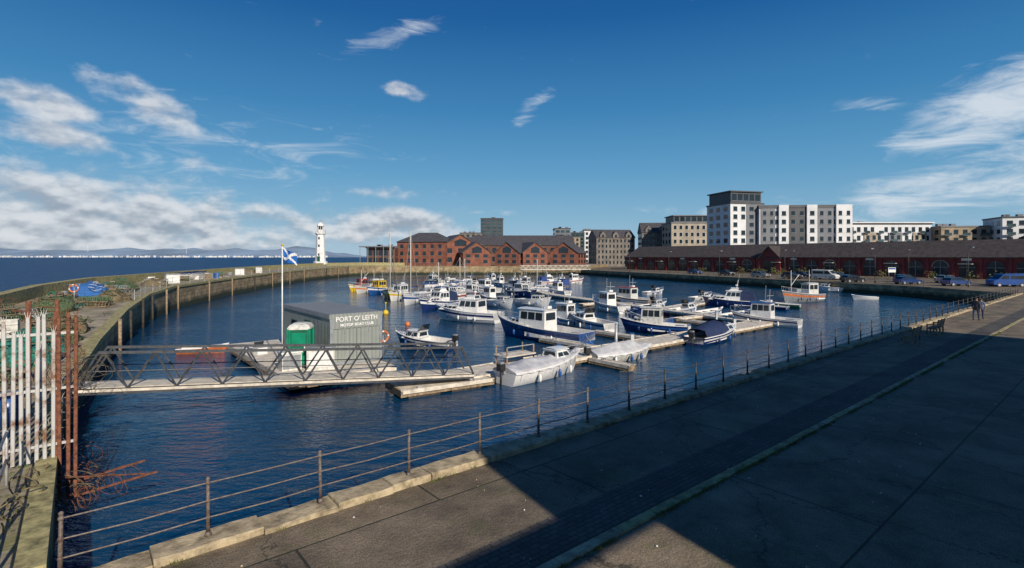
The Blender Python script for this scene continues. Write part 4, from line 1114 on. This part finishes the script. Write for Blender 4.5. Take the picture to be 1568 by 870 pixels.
for k in range(18):
    t=R.uniform(.25,1.0);cx=44+78*t-R.uniform(3,7);cy=200-119*t-R.uniform(3,7)
    for i in range(60):
        p=Vector((cx+R.gauss(0,.6),cy+R.gauss(0,.6),1.8+abs(R.gauss(.8,.5))));d=Vector((R.uniform(-1,1),R.uniform(-1,1),R.uniform(-1,1))).normalized()*.22;e=d.orthogonal().normalized()*.16
        b.face([p-d,p+e,p+d,p-e],leaf)
b.build()
b=MB('information_sign');b.tube((-.9,0,0),(-.9,0,2.6),.05,grey,6);b.tube((.9,0,0),(.9,0,2.6),.05,grey,6);b.box(-1.1,1.1,-.06,-.0,1.6,2.6,white);b.box(-1,1,-.07,-.06,2.2,2.5,blue);b.build((78.5,108,1.8),dirq+math.pi/2)

# ------------------------------------------------------------ world
w=bpy.data.worlds.new("World");scene.world=w;w.use_nodes=True;nt=w.node_tree;N=nt.nodes;L=nt.links
bg=N['Background'];sky=N.new('ShaderNodeTexSky');sky.sky_type='NISHITA';sky.sun_disc=False;sky.sun_elevation=EL
sky.sun_rotation=math.atan2(SUN.x,SUN.y)
sky.air_density=1.0;sky.dust_density=.2;sky.ozone_density=3;sky.altitude=0
bg.inputs['Strength'].default_value=.1
tc=N.new('ShaderNodeTexCoord')
def vm(op,a,b_=None):
    n=N.new('ShaderNodeVectorMath');n.operation=op
    if isinstance(a,tuple):n.inputs[0].default_value=a
    else:L.new(a,n.inputs[0])
    if b_ is not None:
        if isinstance(b_,tuple):n.inputs[1].default_value=b_
        else:L.new(b_,n.inputs[1])
    return n
def mt(op,a,b_=0,c=0,clamp=False):
    n=N.new('ShaderNodeMath');n.operation=op;n.use_clamp=clamp
    for i,x in enumerate((a,b_,c)):
        if isinstance(x,(int,float)):n.inputs[i].default_value=x
        else:L.new(x,n.inputs[i])
    return n.outputs[0]
sep=N.new('ShaderNodeSeparateXYZ');L.new(tc.outputs['Generated'],sep.inputs[0])
az=mt('ARCTAN2',sep.outputs[0],sep.outputs[1]);el=mt('ARCSINE',sep.outputs[2])
azd=mt('MULTIPLY',az,57.2958);eld=mt('MULTIPLY',el,57.2958)
cmb=N.new('ShaderNodeCombineXYZ');L.new(azd,cmb.inputs[0]);L.new(eld,cmb.inputs[1]);V=cmb.outputs[0]
def blob(a,e,sa,se,amp,rot=0):
    s=vm('SUBTRACT',V,(a,e,0)).outputs[0]
    if rot:
        r=N.new('ShaderNodeVectorRotate');r.rotation_type='Z_AXIS';r.inputs['Angle'].default_value=rad(rot);L.new(s,r.inputs['Vector']);s=r.outputs[0]
    m=vm('MULTIPLY',s,(1/sa,1/se,0)).outputs[0];l=vm('LENGTH',m).outputs['Value']
    return mt('MULTIPLY',mt('SUBTRACT',1,mt('POWER',mt('MINIMUM',l,1.4),1.6)),amp)
def mx_(lst):
    o=lst[0]
    for x in lst[1:]: o=mt('MAXIMUM',o,x)
    return o
cum=mx_([blob(-46,2.0,31,7.0,.50),blob(-35,13.4,5.0,2.4,.37,25),blob(-43.5,12.6,5.5,1.8,.36,8),blob(-42,9.9,8,1.6,.34,5),blob(-30,8.8,5,1.2,.20),
  blob(-12,17.4,3.4,.9,.25,12),blob(-14,6.8,7,1.0,.22),blob(-4,4.8,6,.6,.16),blob(-14,3.2,14,2.6,.42)])
cir=mx_([blob(44,12.5,10,3.6,.40,-20),blob(41,10.2,7,1.6,.32,-12),blob(42,6,16,3.2,.34,-10),blob(34,13.6,4.0,.8,.2,10),blob(2.5,16.2,3.6,1.1,.2,-35),blob(31,4.5,18,1.4,.2),blob(-13,22.5,6,1.2,.18,-20),blob(-30,10,18,5,.14)])
def nz(vec,sc,scale3,det,ro,dist=0,off=(0,0,0)):
    m=N.new('ShaderNodeMapping');m.inputs['Scale'].default_value=scale3;m.inputs['Location'].default_value=off;L.new(vec,m.inputs['Vector'])
    n=N.new('ShaderNodeTexNoise');n.inputs['Scale'].default_value=sc;n.inputs['Detail'].default_value=det;n.inputs['Roughness'].default_value=ro;n.inputs['Distortion'].default_value=dist
    L.new(m.outputs[0],n.inputs['Vector']);return n.outputs['Fac']
n1=nz(V,.30,(.7,1.25,1),6,.55,0);n1b=nz(V,.30,(.7,1.25,1),3,.55,0,(.1,.75,0))
n2=nz(V,.22,(.6,2.6,1),6,.66,.8)
def mr(v,a,b_,c=0,d=1,smooth=True):
    n=N.new('ShaderNodeMapRange');n.interpolation_type='SMOOTHSTEP' if smooth else 'LINEAR'
    for nm,x in (('From Min',a),('From Max',b_),('To Min',c),('To Max',d)): n.inputs[nm].default_value=x
    L.new(v,n.inputs['Value']);return n.outputs[0]
dc=mr(mt('ADD',n1,cum),.56,.88);dr=mt('MULTIPLY',mr(mt('ADD',n2,cir),.54,.98),.85)
shade=mr(mt('SUBTRACT',n1,n1b),-.16,.13)
def mixc(f,a,b_):
    n=N.new('ShaderNodeMix');n.data_type='RGBA'
    if isinstance(f,(int,float)): n.inputs['Factor'].default_value=f
    else:L.new(f,n.inputs['Factor'])
    for k,x in (('A',a),('B',b_)):
        if isinstance(x,tuple):n.inputs[k].default_value=x
        else:L.new(x,n.inputs[k])
    return n.outputs['Result']
cr=N.new('ShaderNodeValToRGB');L.new(mt('MULTIPLY',eld,1/90),cr.inputs['Fac'])
E=cr.color_ramp.elements
E[0].position=0;E[0].color=(.34,.50,.66,1);E[1].position=1;E[1].color=(.003,.03,.13,1)
for p_,c_ in ((.045,(.21,.42,.60)),(.10,(.10,.32,.55)),(.17,(.038,.215,.46)),(.27,(.003,.105,.33)),(.36,(.0015,.065,.24))):
    e=E.new(p_);e.color=(*c_,1)
grad=vm('MULTIPLY',cr.outputs['Color'],(10,10,10)).outputs[0]
base=mixc(.90,sky.outputs[0],grad)
lowg=mr(eld,1.5,9,0,1)
dark=mixc(lowg,(3.0,3.5,4.2,1),(3.9,4.5,5.4,1))
ccol=mixc(shade,dark,(7.2,7.4,7.7,1))
c1=mixc(mt('MULTIPLY',dc,.88),base,ccol)
c2=mixc(dr,c1,(7.0,7.6,8.2,1))
L.new(c2,bg.inputs['Color'])
w.cycles.sampling_method='MANUAL';w.cycles.sample_map_resolution=256
sl=bpy.data.lights.new('sun','SUN');sl.energy=5.0;sl.angle=rad(.5);sl.color=(1,.89,.75)
so=bpy.data.objects.new('sun',sl);scene.collection.objects.link(so)
dv=Vector((SUN.x*math.cos(EL),SUN.y*math.cos(EL),math.sin(EL)));so.rotation_euler=dv.to_track_quat('Z','Y').to_euler();so.location=(40,-60,60)
cd=bpy.data.cameras.new('camera');co=bpy.data.objects.new('camera',cd);scene.collection.objects.link(co);scene.camera=co
cd.sensor_width=36;cd.lens=18.37;cd.shift_y=-.0265;cd.clip_end=30000;cd.clip_start=.1
co.location=(0,0,6.6);co.rotation_euler=(rad(90),0,0)
scene.view_settings.view_transform='Standard';scene.view_settings.look='None';scene.view_settings.exposure=0
